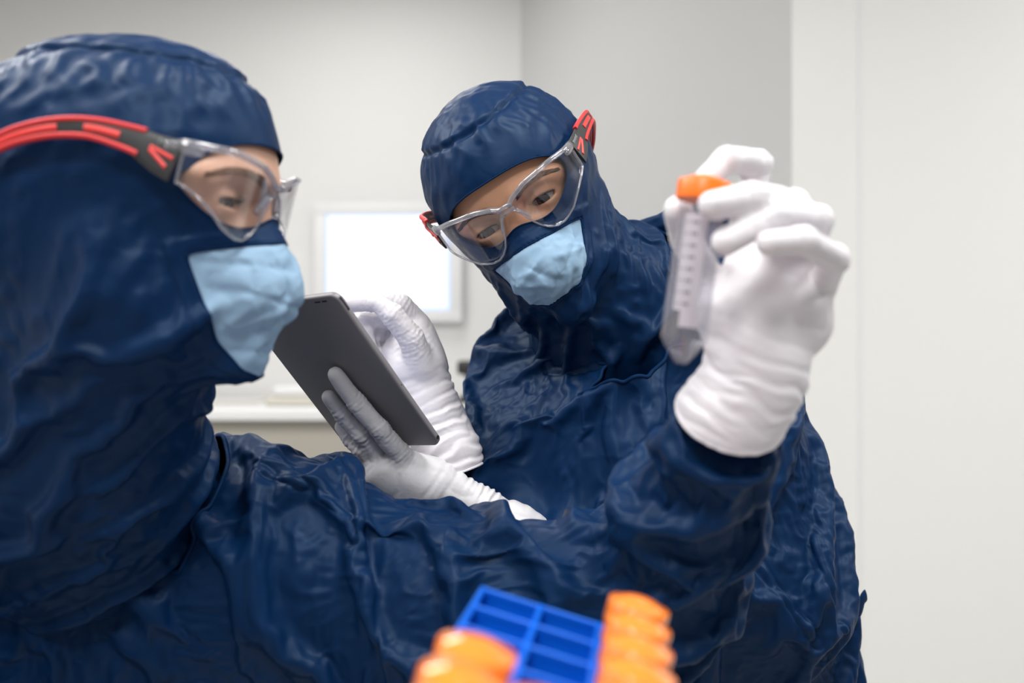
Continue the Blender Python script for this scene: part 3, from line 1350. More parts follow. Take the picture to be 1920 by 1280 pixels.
def coverall(bones, name, parent, levels, lo_hi, cuts=(), neck=None, seed=3, growf=None, post=None, fh=.009, final=0, suck=.0001, crk=1.0):
    """bones: chains of (points, radii, blend) form the wearer; a loose suit is laid over them level by level, coarse folds first.
    a level is (grow, grow along the limb, hi, bend, gravity, iterations, seed amplitude, seed scale)"""
    f = Field(lo_hi[0], lo_hi[1], fh)
    fc = Field(lo_hi[0], lo_hi[1], fh * 2)
    for q in (f, fc):
        for pts, rad, k, ph in bones:
            q.chain(pts, rad, k)
        for c in cuts:
            q.cut(*c)
    V, Q = fc.mesh(project=4)
    segs = [(b[0][i], b[0][i + 1]) for b in bones for i in range(len(b[0]) - 1)]
    phi = [math.radians(b[3]) for b in bones for i in range(len(b[0]) - 1)]
    R0 = V
    X = V
    for i, (g, ga, hi, bend, grav, it, am, sc) in enumerate(levels):
        if i:
            R0, _ = subdivide(R0, Q)
            X, Q = subdivide(X, Q)
        NR = vnormals(R0, Q)
        gv = growf(R0) if growf is not None else 1.0
        X = drape(X, Q, f, g * gv, bone_axis(R0, segs, phi, NR), ga * gv, iters=it, bend=bend, lo=-.012 - .001 * i, hi=hi, grav=grav, seed=seed + 9 * i, amp=am,
                  nscale=sc, rest=R0, suck=suck / (1.6 ** i), tang=.03)
    R1, _ = subdivide(R0, Q)
    X, Q = subdivide(X, Q)
    X = crumple(X, R1, Q, crk, seed)
    if post is not None:
        X = post(X, R1, Q)
    if final:
        X, Q = subdivide(X, Q, final)
    T = tris(Q)
    if neck is not None:
        (_, _), (X, T) = clip(X, T, neck(X))
    o = link(name, fast_mesh(name, X, T), M_NAVY, parent)
    return f, o, X, T


LEVELS = [(.020, .150, .003, .14, .0000, 90, .018, 9.0),
          (.025, .160, .006, .06, .0000, 60, .005, 24.0),
          (.035, .170, .008, .015, .0000, 40, .0015, 60.0)]


# ------------------------------------------------ the man in front
a12 = math.radians(8)
MH = Head(P(273, 388, .74), (math.cos(a12), -math.sin(a12), -.03), (0.0, 0, 1), 1.0)
man = None

# body: head with a face, neck, trunk and raised arm as one continuous skin
f = Field(MH.w(-.14, -.02, -.17) - .12, MH.w(.14, .02, .15) + .12, .0022)
face_skin(MH, f, lid=.0026, neck=P(200, 850, .82))
V, Q = f.mesh()
MF = f
man = link('person', fast_mesh('person', V, Q), M_SKIN_M)
tag(man, 'person in navy hood and coverall in profile, raised arm holding up the tube', 'person')
eyes(MH, man, (.9, -.05, -.35), lid=.0026)
brows(MH, man, MF, M_BROW2)



def man_hood_extra(f):
    f.cone(MH.w(-.085, 0, -.02), P(30, 850, .86), .07, .11, .04)
    MH.e(f, (.018, 0, .056), (.068, .060, .058), .02)


nk = [(MH.w(-.012, 0, -.08), .074), (P(160, 850, .83), .088), (P(150, 930, .89), .110), (P(150, 990, .93), .10)]
MHOOD, X, T, ge, gm, L = hood(MH, nk, man, 'hood', h=.0085, bulge=.036, crown=.101, eye=dict(zu=.043, zl=-.019, zn=-.008, th=.86, side=.016),
                          mask=dict(top=-.026, drop=.014), seed=2, skull=(.124, .082, .0965), skx=-.026, extra=man_hood_extra)
(Vh, Th), (Vm, Tm, gv) = clip2(X, T, ge, gm)
Vm = mask_folds(MH, Vm, Tm, gv, [(-.055, -.042, .0, -.046, -.0022, .003), (-.045, -.060, -.012, -.072, -.003, .003), (-.012, -.072, .03, -.072, -.003, .0025), (-.012, -.070, -.020, -.040, -.0022, .003), (-.035, -.09, -.012, -.072, .0022, .004), (-.03, -.104, .03, -.108, -.002, .003)], seed=4)
o = link('hood', fast_mesh('hood', Vh, Th), M_NAVY, man)
solid(o, .0010)
edge_tube(Th, Vh, .0009, 'hood_hem', man, M_SEAM, sm=5)
o = link('face_mask', fast_mesh('face_mask', Vm, Tm), M_MASK, man)
o['label'] = 'light blue mask panel'
edge_tube(Tm, Vm, .0011, 'mask_binding', man, M_SEAM, sm=6)

# suit
SH_L = P(540, 1024, .92)
EL_L = P(1232, 1085, .83)
WR_L = P(1362, 815, .672)
ELB_R = np.array([-.50, .66, .80])
WR_R = np.array([-.185, .475, .915])
bones = [
    ([P(130, 1080, .98), P(130, 1400, 1.0), P(130, 1900, 1.0)], [.13, .165, .19], .08, 75),
    ([P(150, 1040, .96), P(350, 1040, .955), SH_L], [.12, .105, .082], .06, 30),
    ([P(100, 1040, .95), P(-150, 1020, .92), P(-320, 1080, .90)], [.12, .105, .085], .06, 30),
    ([P(400, 1200, .97), P(520, 1500, .99)], [.11, .13], .08, 60),
    ([SH_L, P(865, 1136, .875), EL_L], [.084, .078, .068], .05, 20),
    ([P(560, 1130, .93), P(850, 1260, .89), P(1120, 1210, .86)], [.10, .085, .068], .06, 40),
    ([EL_L, P(1285, 965, .765), WR_L], [.068, .056, .040], .03, 15),
    ([P(-320, 1080, .90), ELB_R, WR_R], [.085, .070, .040], .05, 20),
]


def plane3(a, b, c):
    n = unit(np.cross(b - a, c - a))
    return a, (n if n[2] > 0 else -n)


MN_P, MN_N = plane3(P(200, 1085, .83), P(372, 995, .90), P(160, 845, 1.0))
MN_C = P(165, 1000, .91)


def man_neck(X):
    """< 0 where the suit is open round the hood's neck"""
    q = X - MN_C
    q = q - np.outer(q @ MN_N, MN_N)
    r = np.linalg.norm(q, axis=1)
    return np.maximum(r - .125, -((X - MN_P) @ MN_N))


SM_P, SM_N = plane3(P(612, 880, .95), P(668, 1000, .86), P(668, 1280, .83))


def man_seam(X, R0, Q):
    """armhole seam: a stitched groove with one lapped edge"""
    s = (R0 - SM_P) @ SM_N
    w = smoothstep(.22, .15, np.linalg.norm(R0 - P(650, 1100, .88), axis=1))
    d = -.0028 * np.exp(-(s / .0028) ** 2) + .0022 * np.exp(-((s - .005) / .004) ** 2) * (.6 + .6 * noise(R0, 70, 4)) - .0010 * np.exp(-((s - .011) / .0015) ** 2)
    X = X + vnormals(X, Q) * (d * w)[:, None]
    X = ridge(X, Q, [(1446, 850), (1432, 930), (1398, 1010), (1345, 1080), (1270, 1140)], .0032, .0042, 3)
    return ridge(X, Q, [(470, 870), (560, 905), (640, 960), (662, 1010)], .0020, .0028, 4)


def grow_man(V):
    px = 960 + FPX * V[:, 0] / V[:, 1]
    return 1.0 + .5 * smoothstep(620, 800, px)


MSUIT, msuit, X, T = coverall(bones, 'coverall', man, LEVELS,
                              lo_hi=(P(-420, 1300, .9) * [1, 0, 0] + [-.12, .36, EYE - .68], np.array([.34, 1.22, EYE + .02])),
                              cuts=[(np.array([0, 0, EYE - .62]), -UP), (WR_L, WR_L - P(1285, 965, .765), .13), (WR_R, WR_R - ELB_R, .12)],
                              neck=man_neck, growf=grow_man, seed=11, post=man_seam)
solid(msuit, .0015)
edge_tube(T, X, .0022, 'collar', man, M_SEAM, sm=2, minlen=60)

# glove on the raised hand
TZ = .62


def glove(name, parent, fingers, palm, cuff, h=.0022, mat=None, extra=None, cutp=None, wr=.0010, label=None, fk=.0035, bead=True):
    pts = np.array([q[0] for c in list(fingers) + [palm] + [cuff] for q in c])
    rm = max(q[1] for c in list(fingers) + [palm] + [cuff] for q in c)
    f = Field(pts.min(0) - rm - .012, pts.max(0) + rm + .012, h)
    f.chain([q[0] for q in cuff], [q[1] for q in cuff], .012)
    f.chain([q[0] for q in palm], [q[1] for q in palm], .015)
    if extra:
        extra(f)
    for c in fingers:
        g2 = Field(f.lo, f.lo + (f.n - 1) * f.h, h)
        g2.chain([q[0] for q in c], [q[1] for q in c], .003)
        f._mix(tuple(slice(0, n) for n in f.F.shape), g2.F[:f.F.shape[0], :f.F.shape[1], :f.F.shape[2]], fk, 'add')
    if cutp is not None:
        f.cut(*cutp)
    V, Q = f.mesh()
    N_ = vnormals(V, Q)
    # latex creases: rings across the wrist, small folds at the finger joints
    d = np.zeros(len(V))
    for i in range(len(cuff) - 1):
        a, b = cuff[i][0], cuff[i + 1][0]
        ax = unit(b - a)
        t = (V - a) @ ax
        w = smoothstep(-.03, .0, t) * smoothstep(np.linalg.norm(b - a) + .03, np.linalg.norm(b - a), t)
        ph = t * 480 + 3.0 * noise(V, 28, 2) + 1.5 * noise(V, 60, 3)
        d += w * wr * (np.sin(ph) + .6 * np.sin(ph * 1.9 + 1)) * (.55 + .6 * noise(V, 30, 5))
    for c in fingers:
        for k in range(1, len(c) - 1):
            a, b = c[k - 1][0], c[k + 1][0]
            ax = unit(b - a)
            t = (V - c[k][0]) @ ax
            r = np.linalg.norm(V - c[k][0], axis=1)
            w = np.exp(-(r / (c[k][1] * 1.5)) ** 2)
            d += w * wr * .8 * np.sin(t * 1500 + 3 * noise(V, 90, k)) - wr * .9 * w * (1 - np.abs(noise(V, 150, k + 4))) ** 4
    d += .0004 * noise(V, 70, 8) - .0011 * (1 - np.abs(noise(V, 38, 12))) ** 5 * smoothstep(-.2, .5, noise(V, 14, 3))
    V = V + N_ * d[:, None]
    V, Q = subdivide(V, Q)
    o = link(name, fast_mesh(name, V, Q), mat or M_GLOVE, parent)
    if bead:
        e1 = unit(cuff[-1][0] - cuff[-2][0]) if cutp is None else unit(cutp[1])
        s1 = unit(np.cross(e1, [0, 1, 0.3]))
        s2 = np.cross(e1, s1)
        c = (cuff[-1][0] if cutp is None else cutp[0]) - e1 * .0012
        ring = np.array([c + (cuff[-1][1]) * (math.cos(a) * s1 + math.sin(a) * s2) for a in np.linspace(0, 2 * math.pi, 65)[:-1]])
        for _ in range(6):
            G_ = f.grad(ring)
            G_ = G_ - np.outer(G_ @ e1, e1)
            ring = ring - G_ * (f.sample(ring) + .0004)[:, None]
        bm = BM()
        bm.tube(ring, .0013, 8, True)
        bm.build('rolled_cuff', mat or M_GLOVE, o)
    if label:
        o['label'] = label
    return f, o


def fing(pts, rad):
    return [(P(*p), r) for p, r in zip(pts, rad)]


idx = fing([(1395, 430, .69), (1420, 308, .688), (1362, 300, .655), (1325, 338, .648)], [.0112, .0108, .0098, .0088])
mid = fing([(1460, 450, .69), (1487, 385, .645), (1410, 372, .604), (1336, 385, .590)], [.0115, .0108, .0102, .0088])
rng = fing([(1512, 470, .69), (1532, 412, .644), (1450, 402, .608), (1360, 454, .594)], [.0115, .0105, .0098, .0086])
pky = fing([(1545, 532, .672), (1564, 484, .626), (1505, 452, .596), (1441, 456, .584)], [.0105, .0095, .0090, .0078])
thb = fing([(1375, 640, .655), (1325, 525, .672), (1288, 450, .668), (1272, 395, .652)], [.018, .0125, .0110, .0100])
palm = [(P(1420, 690, .665), .030), (P(1440, 590, .672), .029), (P(1445, 520, .685), .024)]
cuff = [(P(1422, 690, .665), .0305), (P(1405, 735, .664), .030), (P(1366, 782, .668), .0335), (P(1342, 850, .682), .0365)]


def palm_extra(f):
    f.cone(P(1390, 600, .66), P(1400, 500, .682), .022, .016, .015)
    f.cone(P(1500, 600, .67), P(1520, 530, .678), .022, .016, .015)
    f.cone(P(1400, 640, .655), P(1360, 590, .66), .022, .018, .015)


ca = unit(P(1366 - 36, 785 + 94, .695) - P(1366, 785, .668))
glove('glove', man, [idx, mid, rng, pky, thb], palm, cuff, extra=palm_extra, cutp=(P(1366, 785, .668), ca), h=.0022)

# ------------------------------------------------ the woman behind
WF = np.array([-.135, -.951, -.279])
WU = np.array([-.5, 0, .87])
wh0 = Head((0, 0, 0), WF, WU, 1.0)
WH = Head(P(966, 402, .975) - wh0.w(.080, 0, 0), WF, WU, 1.0)
c0 = WH.o
f = Field(c0 - .24, c0 + .21, .0018)
face_skin(WH, f, lid=.0036, neck=P(1085, 560, 1.10))
V, Q = f.mesh()
WFIELD = f
woman = link('person', fast_mesh('person', V, Q), M_SKIN_W)
tag(woman, 'person in navy hood and coverall, head tilted down towards the tablet in both hands', 'person')
eyes(WH, woman, (.95, -.07, -.22), lid=.0036)
brows(WH, woman, WFIELD, M_BROW)

nk = [(WH.w(-.02, 0, -.08), .074), (P(1150, 560, 1.11), .074), (P(1160, 620, 1.14), .10), (P(1165, 740, 1.17), .09)]
WHOOD, X, T, ge, gm, L = hood(WH, nk, woman, 'hood', h=.0085, bulge=.036, crown=.098, eye=dict(zu=.042, zl=-.017, zn=-.010, th=.77, side=.026),
                          mask=dict(top=-.030, drop=.010, vs=.75), seed=6, skull=(.113, .091, .102))
(Vh, Th), (Vm, Tm, gv) = clip2(X, T, ge, gm)
Vm = mask_folds(WH, Vm, Tm, gv, [(-.03, -.06, .01, -.045, .0025, .003), (-.01, -.045, .012, -.075, -.002, .003), (.015, -.05, .045, -.062, .002, .003), (.012, -.075, .04, -.05, -.0025, .003), (-.035, -.055, .0, -.07, .002, .003)], seed=9)
o = link('hood', fast_mesh('hood', Vh, Th), M_NAVY, woman)
solid(o, .0010)
edge_tube(Th, Vh, .0009, 'hood_hem', woman, M_SEAM, sm=5)
o = link('face_mask', fast_mesh('face_mask', Vm, Tm), M_MASK, woman)
o['label'] = 'light blue mask panel'
edge_tube(Tm, Vm, .0010, 'mask_binding', woman, M_SEAM, sm=6)

SHR, SHL = P(1022, 695, 1.13), P(1300, 545, 1.12)
bones = [
    ([P(1170, 720, 1.17), P(1240, 1100, 1.19), P(1300, 1450, 1.23), P(1300, 2300, 1.28)], [.125, .155, .175, .18], .08, 80),
    ([P(1120, 690, 1.10), P(1160, 900, 1.11), P(1230, 1200, 1.13)], [.085, .105, .12], .08, 75),
    ([P(1150, 650, 1.15), SHR], [.10, .085], .06, 65),
    ([P(1160, 610, 1.15), P(1230, 520, 1.13), SHL], [.09, .068, .085], .06, 50),
    ([SHR, P(996, 900, 1.13), P(985, 985, 1.12)], [.085, .072, .054], .05, 25),
    ([P(985, 985, 1.12), P(918, 930, 1.075), P(862, 868, 1.04)], [.054, .046, .037], .04, 8),
    ([SHL, P(1395, 850, 1.10), P(1450, 1130, 1.07)], [.080, .070, .064], .05, 45),
    ([P(1450, 1130, 1.07), P(1250, 1080, 1.03), P(1045, 1040, 1.0)], [.068, .055, .040], .05, 20),
    ([P(1400, 1000, 1.16), P(1430, 1500, 1.2)], [.11, .13], .06, 75),
]


WN_P, WN_N = plane3(P(1084, 690, 1.02), P(1258, 475, 1.10), P(985, 590, 1.10))
WN_P = WN_P - WN_N * .022
WN_C = P(1125, 590, 1.11)


def woman_neck(X):
    q = X - WN_C
    q = q - np.outer(q @ WN_N, WN_N)
    return np.maximum(np.linalg.norm(q, axis=1) - .125, -((X - WN_P) @ WN_N))


def woman_seams(X, R0, Q):
    X = ridge(X, Q, [(1245, 520), (1180, 633), (1135, 672), (1084, 690), (1030, 690)], .0026, .0035, 5)
    X = ridge(X, Q, [(1490, 760), (1500, 900), (1530, 1020), (1565, 1100), (1590, 1180)], .0022, .0032, 6)
    return ridge(X, Q, [(1425, 1060), (1480, 1130), (1530, 1200), (1560, 1275)], .0022, .0032, 7)


wcutn = P(862, 868, 1.04) - P(918, 930, 1.075)
WSUIT, wsuit, X, T = coverall(bones, 'coverall', woman, LEVELS,
                              lo_hi=(np.array([-.20, .93, EYE - .75]), np.array([.56, 1.52, EYE + .17])),
                              cuts=[(np.array([0, 0, EYE - .70]), -UP), (P(862, 868, 1.035), wcutn)],
                              neck=woman_neck, seed=31, post=woman_seams)
solid(wsuit, .0015)
edge_tube(T, X, .0022, 'collar', woman, M_SEAM, sm=2, minlen=60)

# small fabric tab standing off the hip
pxs = 960 + FPX * X[:, 0] / X[:, 1]
pys = 640 - FPX * (X[:, 2] - EYE) / X[:, 1]
hp = X[np.argmin(np.hypot(pxs - 1594, pys - 1130))]
bm = BM()
bm.tube(spline([hp + [-.008, -.004, -.022], hp + [.004, -.012, -.010], hp + [.010, -.010, .006], hp + [.016, -.004, .010]], 6), .0075, 10, flat=((.7, -.7, 0), .22))
bm.build('hip_tab', M_SEAM, woman)

# ---- tablet pose
TS = .953
TU = np.array([0.813, -.5783, .0677])
TN = np.array([.3874, .6241, .6786])      # towards the screen side
TW = np.array([-.4346, -.5255, .7314])
TC = np.array([-0.1713, 0.9969, -0.0365]) * TS + [0, 0, EYE]
TWD, TLN, TTH = .1348 * TS, .2032 * TS, .0066


def on_tab(px, py, off):
    """point on the tablet's rear plane under a pixel, off metres towards the camera side"""
    ray = P(px, py, 1.0) - [0, 0, EYE]
    o = np.array([0, 0, EYE])
    t = np.dot(TC - TN * off - o, TN) / np.dot(ray, TN)
    return o + ray * t


# left hand: fingers spread under the tablet's back
def tf(pts, rad):
    return [(on_tab(x, y, d), r) for (x, y, d), r in zip(pts, rad)]


fA = tf([(795, 890, .010), (750, 852, .015), (712, 805, .015), (668, 755, .012), (629, 702, .009)], [.0130, .0112, .0102, .0094, .0076])
fB = tf([(765, 905, .012), (712, 858, .018), (678, 815, .017), (643, 778, .013), (617, 744, .009)], [.0125, .0108, .0098, .0090, .0074])
fC = tf([(745, 915, .018), (705, 880, .024), (680, 845, .022), (656, 822, .016), (640, 800, .010)], [.0120, .0102, .0092, .0084, .0072])
fD = tf([(705, 892, .028), (692, 872, .024), (688, 852, .018), (672, 828, .012)], [.0098, .0085, .0078, .0068])
print('tabz', on_tab(740, 850, .02), on_tab(629, 702, .009))
PZ = on_tab(740, 868, .020)[1]
palm = [(P(735, 876, PZ), .0125), (P(765, 892, PZ + .004), .0150), (P(800, 905, PZ + .012), .0175), (P(840, 922, PZ + .022), .0195)]
cuff = [(P(840, 922, PZ + .022), .0200), (P(895, 952, PZ + .024), .0215), (P(965, 990, PZ + .028), .0235), (P(1050, 1040, PZ + .034), .027)]
thb = [(P(800, 890, PZ + .02), .017), (P(800, 845, PZ + .055), .0125), (P(770, 800, 1.005), .0105), (P(742, 765, .985), .0095)]


def palm2(f):
    f.cone(P(712, 885, PZ + .002), P(800, 922, PZ + .014), .0125, .017, .012)
    f.cone(P(704, 895, PZ + .008), P(775, 935, PZ + .016), .0150, .020, .012)
    f.cone(P(757, 866, PZ + .004), P(815, 890, PZ + .016), .0125, .0175, .012)


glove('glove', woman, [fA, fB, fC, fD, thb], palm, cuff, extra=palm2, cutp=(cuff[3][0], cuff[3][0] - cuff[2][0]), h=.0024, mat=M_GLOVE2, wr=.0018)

# right hand: index finger on the screen
RZ = 1.02
fi = fing([(785, 605, 1.045), (752, 572, 1.035), (700, 566, 1.02), (640, 568, 1.005)], [.0125, .0115, .0105, .0092])
th = fing([(790, 690, 1.02), (772, 635, 1.005), (735, 590, .995), (704, 566, .992)], [.0165, .0135, .0120, .0088])
fm = fing([(770, 625, 1.06), (730, 600, 1.055), (680, 600, 1.04), (690, 650, 1.035)], [.0115, .0112, .0105, .0095])
fr = fing([(765, 650, 1.065), (720, 622, 1.065), (690, 640, 1.05), (710, 680, 1.045)], [.0115, .0108, .0102, .0092])
fp = fing([(765, 680, 1.06), (735, 655, 1.065), (710, 670, 1.055), (725, 700, 1.045)], [.0105, .0098, .0092, .0085])
palm = [(P(795, 735, 1.04), .027), (P(782, 680, 1.045), .027), (P(778, 640, 1.05), .022)]
cuff = [(P(795, 735, 1.04), .0285), (P(815, 790, 1.04), .031), (P(838, 845, 1.035), .0325), (P(850, 885, 1.035), .034)]


def palm3(f):
    f.cone(P(770, 690, 1.03), P(745, 660, 1.045), .02, .016, .015)
    f.cone(P(800, 680, 1.03), P(785, 620, 1.04), .018, .015, .012)


glove('glove', woman, [fi, th, fm, fr, fp], palm, cuff, extra=palm3, cutp=(cuff[3][0], cuff[3][0] - cuff[2][0]), h=.0024, mat=M_GLOVE, wr=.0015)

# ------------------------------------------------ tablet
tab = tag(empty('tablet', TC), 'dark grey tablet held in both gloved hands, its back to the camera', 'tablet')
TM = frame((0, 0, 0), TU, TN, TW)


def rounded(w, h, r, n=8):
    out = []
    for cx_, cy_, a0 in ((w - r, h - r, 0), (-w + r, h - r, 90), (-w + r, -h + r, 180), (w - r, -h + r, 270)):
        for k in range(n + 1):
            a = math.radians(a0 + 90 * k / n)
            out.append((cx_ + r * math.cos(a), cy_ + r * math.sin(a)))
    return out


def slab_round(w, h, r, prof, M):
    """prof: list of (inset, y) from back to front"""
    bm = BM()
    V = []
    n = None
    for ins, y in prof:
        ring = rounded(w - ins, h - ins, max(r - ins, .0005))
        n = len(ring)
        V += [M @ Vector((x, y, z)) for x, z in ring]
    F = []
    for i in range(len(prof) - 1):
        for k in range(n):
            l = (k + 1) % n
            F.append((i * n + k, i * n + l, (i + 1) * n + l, (i + 1) * n + k))
    F.append(tuple(range(n)))
    F.append(tuple((len(prof) - 1) * n + k for k in range(n)))
    return bm.add(V, F)


hw, hl = TWD / 2, TLN / 2
slab_round(hw, hl, .009, [(.0022, 0), (.0011, .0003), (.0004, .001), (0, .0022), (0, .0052), (.0004, .0060)], TM).build('body', M_TAB, tab, auto=40)
slab_round(hw - .0008, hl - .0008, .0082, [(0, .0060), (0, .0064), (.0004, .0066)], TM).build('bezel', M_WHITE, tab, auto=40)
slab_round(hw - .006, hl - .010, .003, [(0, .0066), (0, .0068)], TM).build('screen', glow_mat('tablet screen', (.60, .66, 1.0), .55), tab, smooth=False)
bm = BM()
bm.box((hw - .0006, .0022, hl * .79), (hw + .0004, .0044, hl * .95), .0004, TM)
bm.build('volume_button', M_TABE, tab, auto=40)
bm = BM()
bm.lathe([(.0001, 0), (.0019, 0), (.0019, .0004), (.0001, .0004)], 20, TM @ frame((hw - .0001, .0034, -hl * .905), (0, 1, 0), (0, 0, 1), (1, 0, 0)))
bm.build('headphone_jack', M_HOLE, tab, smooth=False)
bm = BM()
for x0, x1 in ((-.035, -.028), (-.026, -.020)):
    bm.box((hw * .62 + x0 + .03, -.0002, hl - .0062), (hw * .62 + x1 + .03, .0003, hl - .0046), .0001, TM)
bm.build('speaker_slot', M_HOLE, tab, smooth=False)
bm = BM()
bm.lathe([(.0001, 0), (.0006, 0), (.0006, .0003), (.0001, .0003)], 12, TM @ frame((hw - .0001, .0034, -hl * .17), (0, 1, 0), (0, 0, 1), (1, 0, 0)))
bm.build('microphone_hole', M_HOLE, tab, smooth=False)

# ------------------------------------------------ sample tubes
CAPR = .0167


def cap_ridge(i, k):
    return 1.0 - (.012 if (k % 2 == 0 and 0 < i < 4) else 0)


def make_tube(M, name, label, group=None, full=True, capmat=None):
    """50 ml conical tube, local z up, z = 0 at the rim under the cap"""
    t = tag(empty(name, M.to_translation()), label, 'tube', group)
    A = M.copy()
    A.translation = (0, 0, 0)
    b = BM()
    b.lathe([(.0001, .001), (CAPR - .002, .001), (CAPR - .0015, .0), (CAPR, .0004), (CAPR, .0118), (CAPR - .0005, .0124), (CAPR - .0018, .0127)]
            + [(.026 * math.sin(a), .0127 + .026 * (math.cos(a) - math.cos(.56))) for a in (.54, .45, .36, .27, .18, .09, .004)], 72, A @ Matrix.Translation((0, 0, -.0005)), modr=lambda i, k: 1 - (.014 if (k % 2 and i in (3, 4)) else 0))
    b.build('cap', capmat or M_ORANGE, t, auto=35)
    b = BM()
    b.lathe([(.0136, .006), (.0145, .0), (.0145, -.086), (.0138, -.0885), (.0045, -.101), (.0032, -.1025), (.0001, -.1028)], 48, A, cap=False)
    o = b.build('tube_body', M_TUBE, t, auto=40)
    if full:
        b = BM()
        b.lathe([(.0133, -.004), (.0133, -.0855), (.0125, -.0875), (.0040, -.0995), (.0001, -.1010)], 48, A, cap=False)
        b.build('inner_wall', M_TUBE, t, auto=40)
    return t, A


tx = unit(P(1322, 340, TZ) - P(1276, 683, TZ))
tyv = unit(np.cross(tx, [1, 0, 0]))
txv = np.cross(tyv, tx)
rim = P(1276, 683, TZ) + tx * .1028
TMx = frame(rim, txv, tyv, tx)
held, A = make_tube(TMx, 'sample_tube', 'clear conical tube with orange cap and graduations held up in the white glove')


def on_tube(ang, z, r=.01462):
    return A @ Vector((r * math.cos(ang), r * math.sin(ang), z))


FA = -math.pi / 2 - .55      # towards the camera and a little left


def patch(a0, a1, z0, z1, r=.0147, n=12):
    V = []
    for k in range(n + 1):
        a = a0 + (a1 - a0) * k / n
        V += [on_tube(a, z0, r), on_tube(a, z1, r), on_tube(a, z0, r - .00008), on_tube(a, z1, r - .00008)]
    F = []
    for k in range(n):
        i = k * 4
        F += [(i, i + 4, i + 5, i + 1), (i + 2, i + 3, i + 7, i + 6), (i + 1, i + 5, i + 7, i + 3), (i, i + 2, i + 6, i + 4)]
    F += [(0, 1, 3, 2), (n * 4, n * 4 + 2, n * 4 + 3, n * 4 + 1)]
    return V, F


sgn = 1 if on_tube(FA + .1, 0).x > on_tube(FA - .1, 0).x else -1
b = BM()
b.add(*patch(FA - sgn * .30, FA + sgn * .75, -.0700, -.0105))
b.add(*patch(FA + sgn * .05, FA + sgn * .95, -.0800, -.0675))
b.build('writing_panel', M_TUBEW, held, smooth=True, auto=40)
b = BM()
for i in range(19):
    z = -.0085 - i * .0036
    lg = .42 if i % 2 == 0 else .22
    b.add(*patch(FA - sgn * .42, FA - sgn * (.42 - lg), z - .0003, z + .0003, .0148, 4))
for i in range(9):
    z = -.0085 - i * .0072
    b.add(*patch(FA + sgn * .12, FA + sgn * .22, z - .0008, z + .0008, .0149, 2))
    b.add(*patch(FA + sgn * .26, FA + sgn * .36, z - .0008, z + .0008, .0149, 2))
b.add(*patch(FA + sgn * .05, FA + sgn * .42, -.0075, -.0050, .0149, 5))
b.build('graduation_marks', M_INK, held, smooth=False)

# ------------------------------------------------ rack
PITCH = .0338
ru = unit(np.array([.955, -.12, -.268]))
rv = np.array([-.127, -.985, -.02])
rv = unit(rv - ru * np.dot(rv, ru))
rn = np.cross(ru, -rv)
rn = rn if rn[2] > 0 else -rn
r0 = P(907, 1100, .561)
rack = tag(empty('tube_rack', r0), 'bright blue plastic tube rack with open square cells in the very front', 'tube rack')
RM = frame((0, 0, 0), ru, rv, rn)
NC, NR = 3, 7
wb = .0032
W_, D_ = NC * PITCH, NR * PITCH
b = BM()
for i in range(NC + 1):
    b.box((i * PITCH - wb / 2, -wb / 2, -.004), (i * PITCH + wb / 2, D_ + wb / 2, 0), .0006, RM)
for j in range(NR + 1):
    b.box((-wb / 2, j * PITCH - wb / 2, -.0045), (W_ + wb / 2, j * PITCH + wb / 2, -.0003), .0006, RM)
b.build('top_grid', M_BLUE, rack, auto=40)
b = BM()
for i in range(NC + 1):
    b.box((i * PITCH - wb * .35, 0, -.0965), (i * PITCH + wb * .35, D_, -.0035), 0, RM)
for j in range(NR + 1):
    b.box((0, j * PITCH - wb * .35, -.0965), (W_, j * PITCH + wb * .35, -.0035), 0, RM)
b.build('cell_wall', M_BLUE, rack, smooth=False)
b = BM()
b.box((-.002, -.002, -.1005), (W_ + .002, D_ + .002, -.0962), .001, RM)
b.build('base_plate', M_BLUE, rack, auto=40)

# the hand under the rack (out of the picture, it carries the rack)
bc = r0 + ru * W_ / 2 + rv * D_ * .42 - rn * .1005


def under(u, v, n):
    return bc + ru * u + rv * v + rn * n


def ufing(v, l, r):
    return [(under(-.035, v * .9, -.017), r + .001), (under(-.035 + l * .45, v, -r - .0025), r), (under(-.035 + l * .8, v * 1.05, -r - .001), r * .94), (under(-.035 + l, v * 1.08, -r - .0012), r * .82)]


uf = [ufing(-.036, .072, .0098), ufing(-.013, .080, .0102), ufing(.010, .076, .0100), ufing(.032, .060, .0088)]
ut = [(under(-.085, -.030, -.030), .0135), (under(-.078, -.046, -.008), .0118), (under(-.066, -.048, .014), .0105), (under(-.0635, -.046, .034), .0090)]
up_ = [(under(-.105, .0, -.040), .024), (under(-.070, .0, -.027), .020), (under(-.042, -.004, -.020), .015)]
uc = [(under(-.105, .0, -.040), .025), (.55 * under(-.105, .0, -.040) + .45 * WR_R, .027), (WR_R + unit(WR_R - ELB_R) * .004, .034)]


def uextra(f):
    f.cone(under(-.075, -.022, -.028), under(-.040, -.034, -.020), .018, .0135, .012)
    f.cone(under(-.075, .020, -.028), under(-.040, .028, -.019), .018, .0130, .012)


glove('glove', man, uf + [ut], up_, uc, extra=uextra, h=.0026, bead=False)

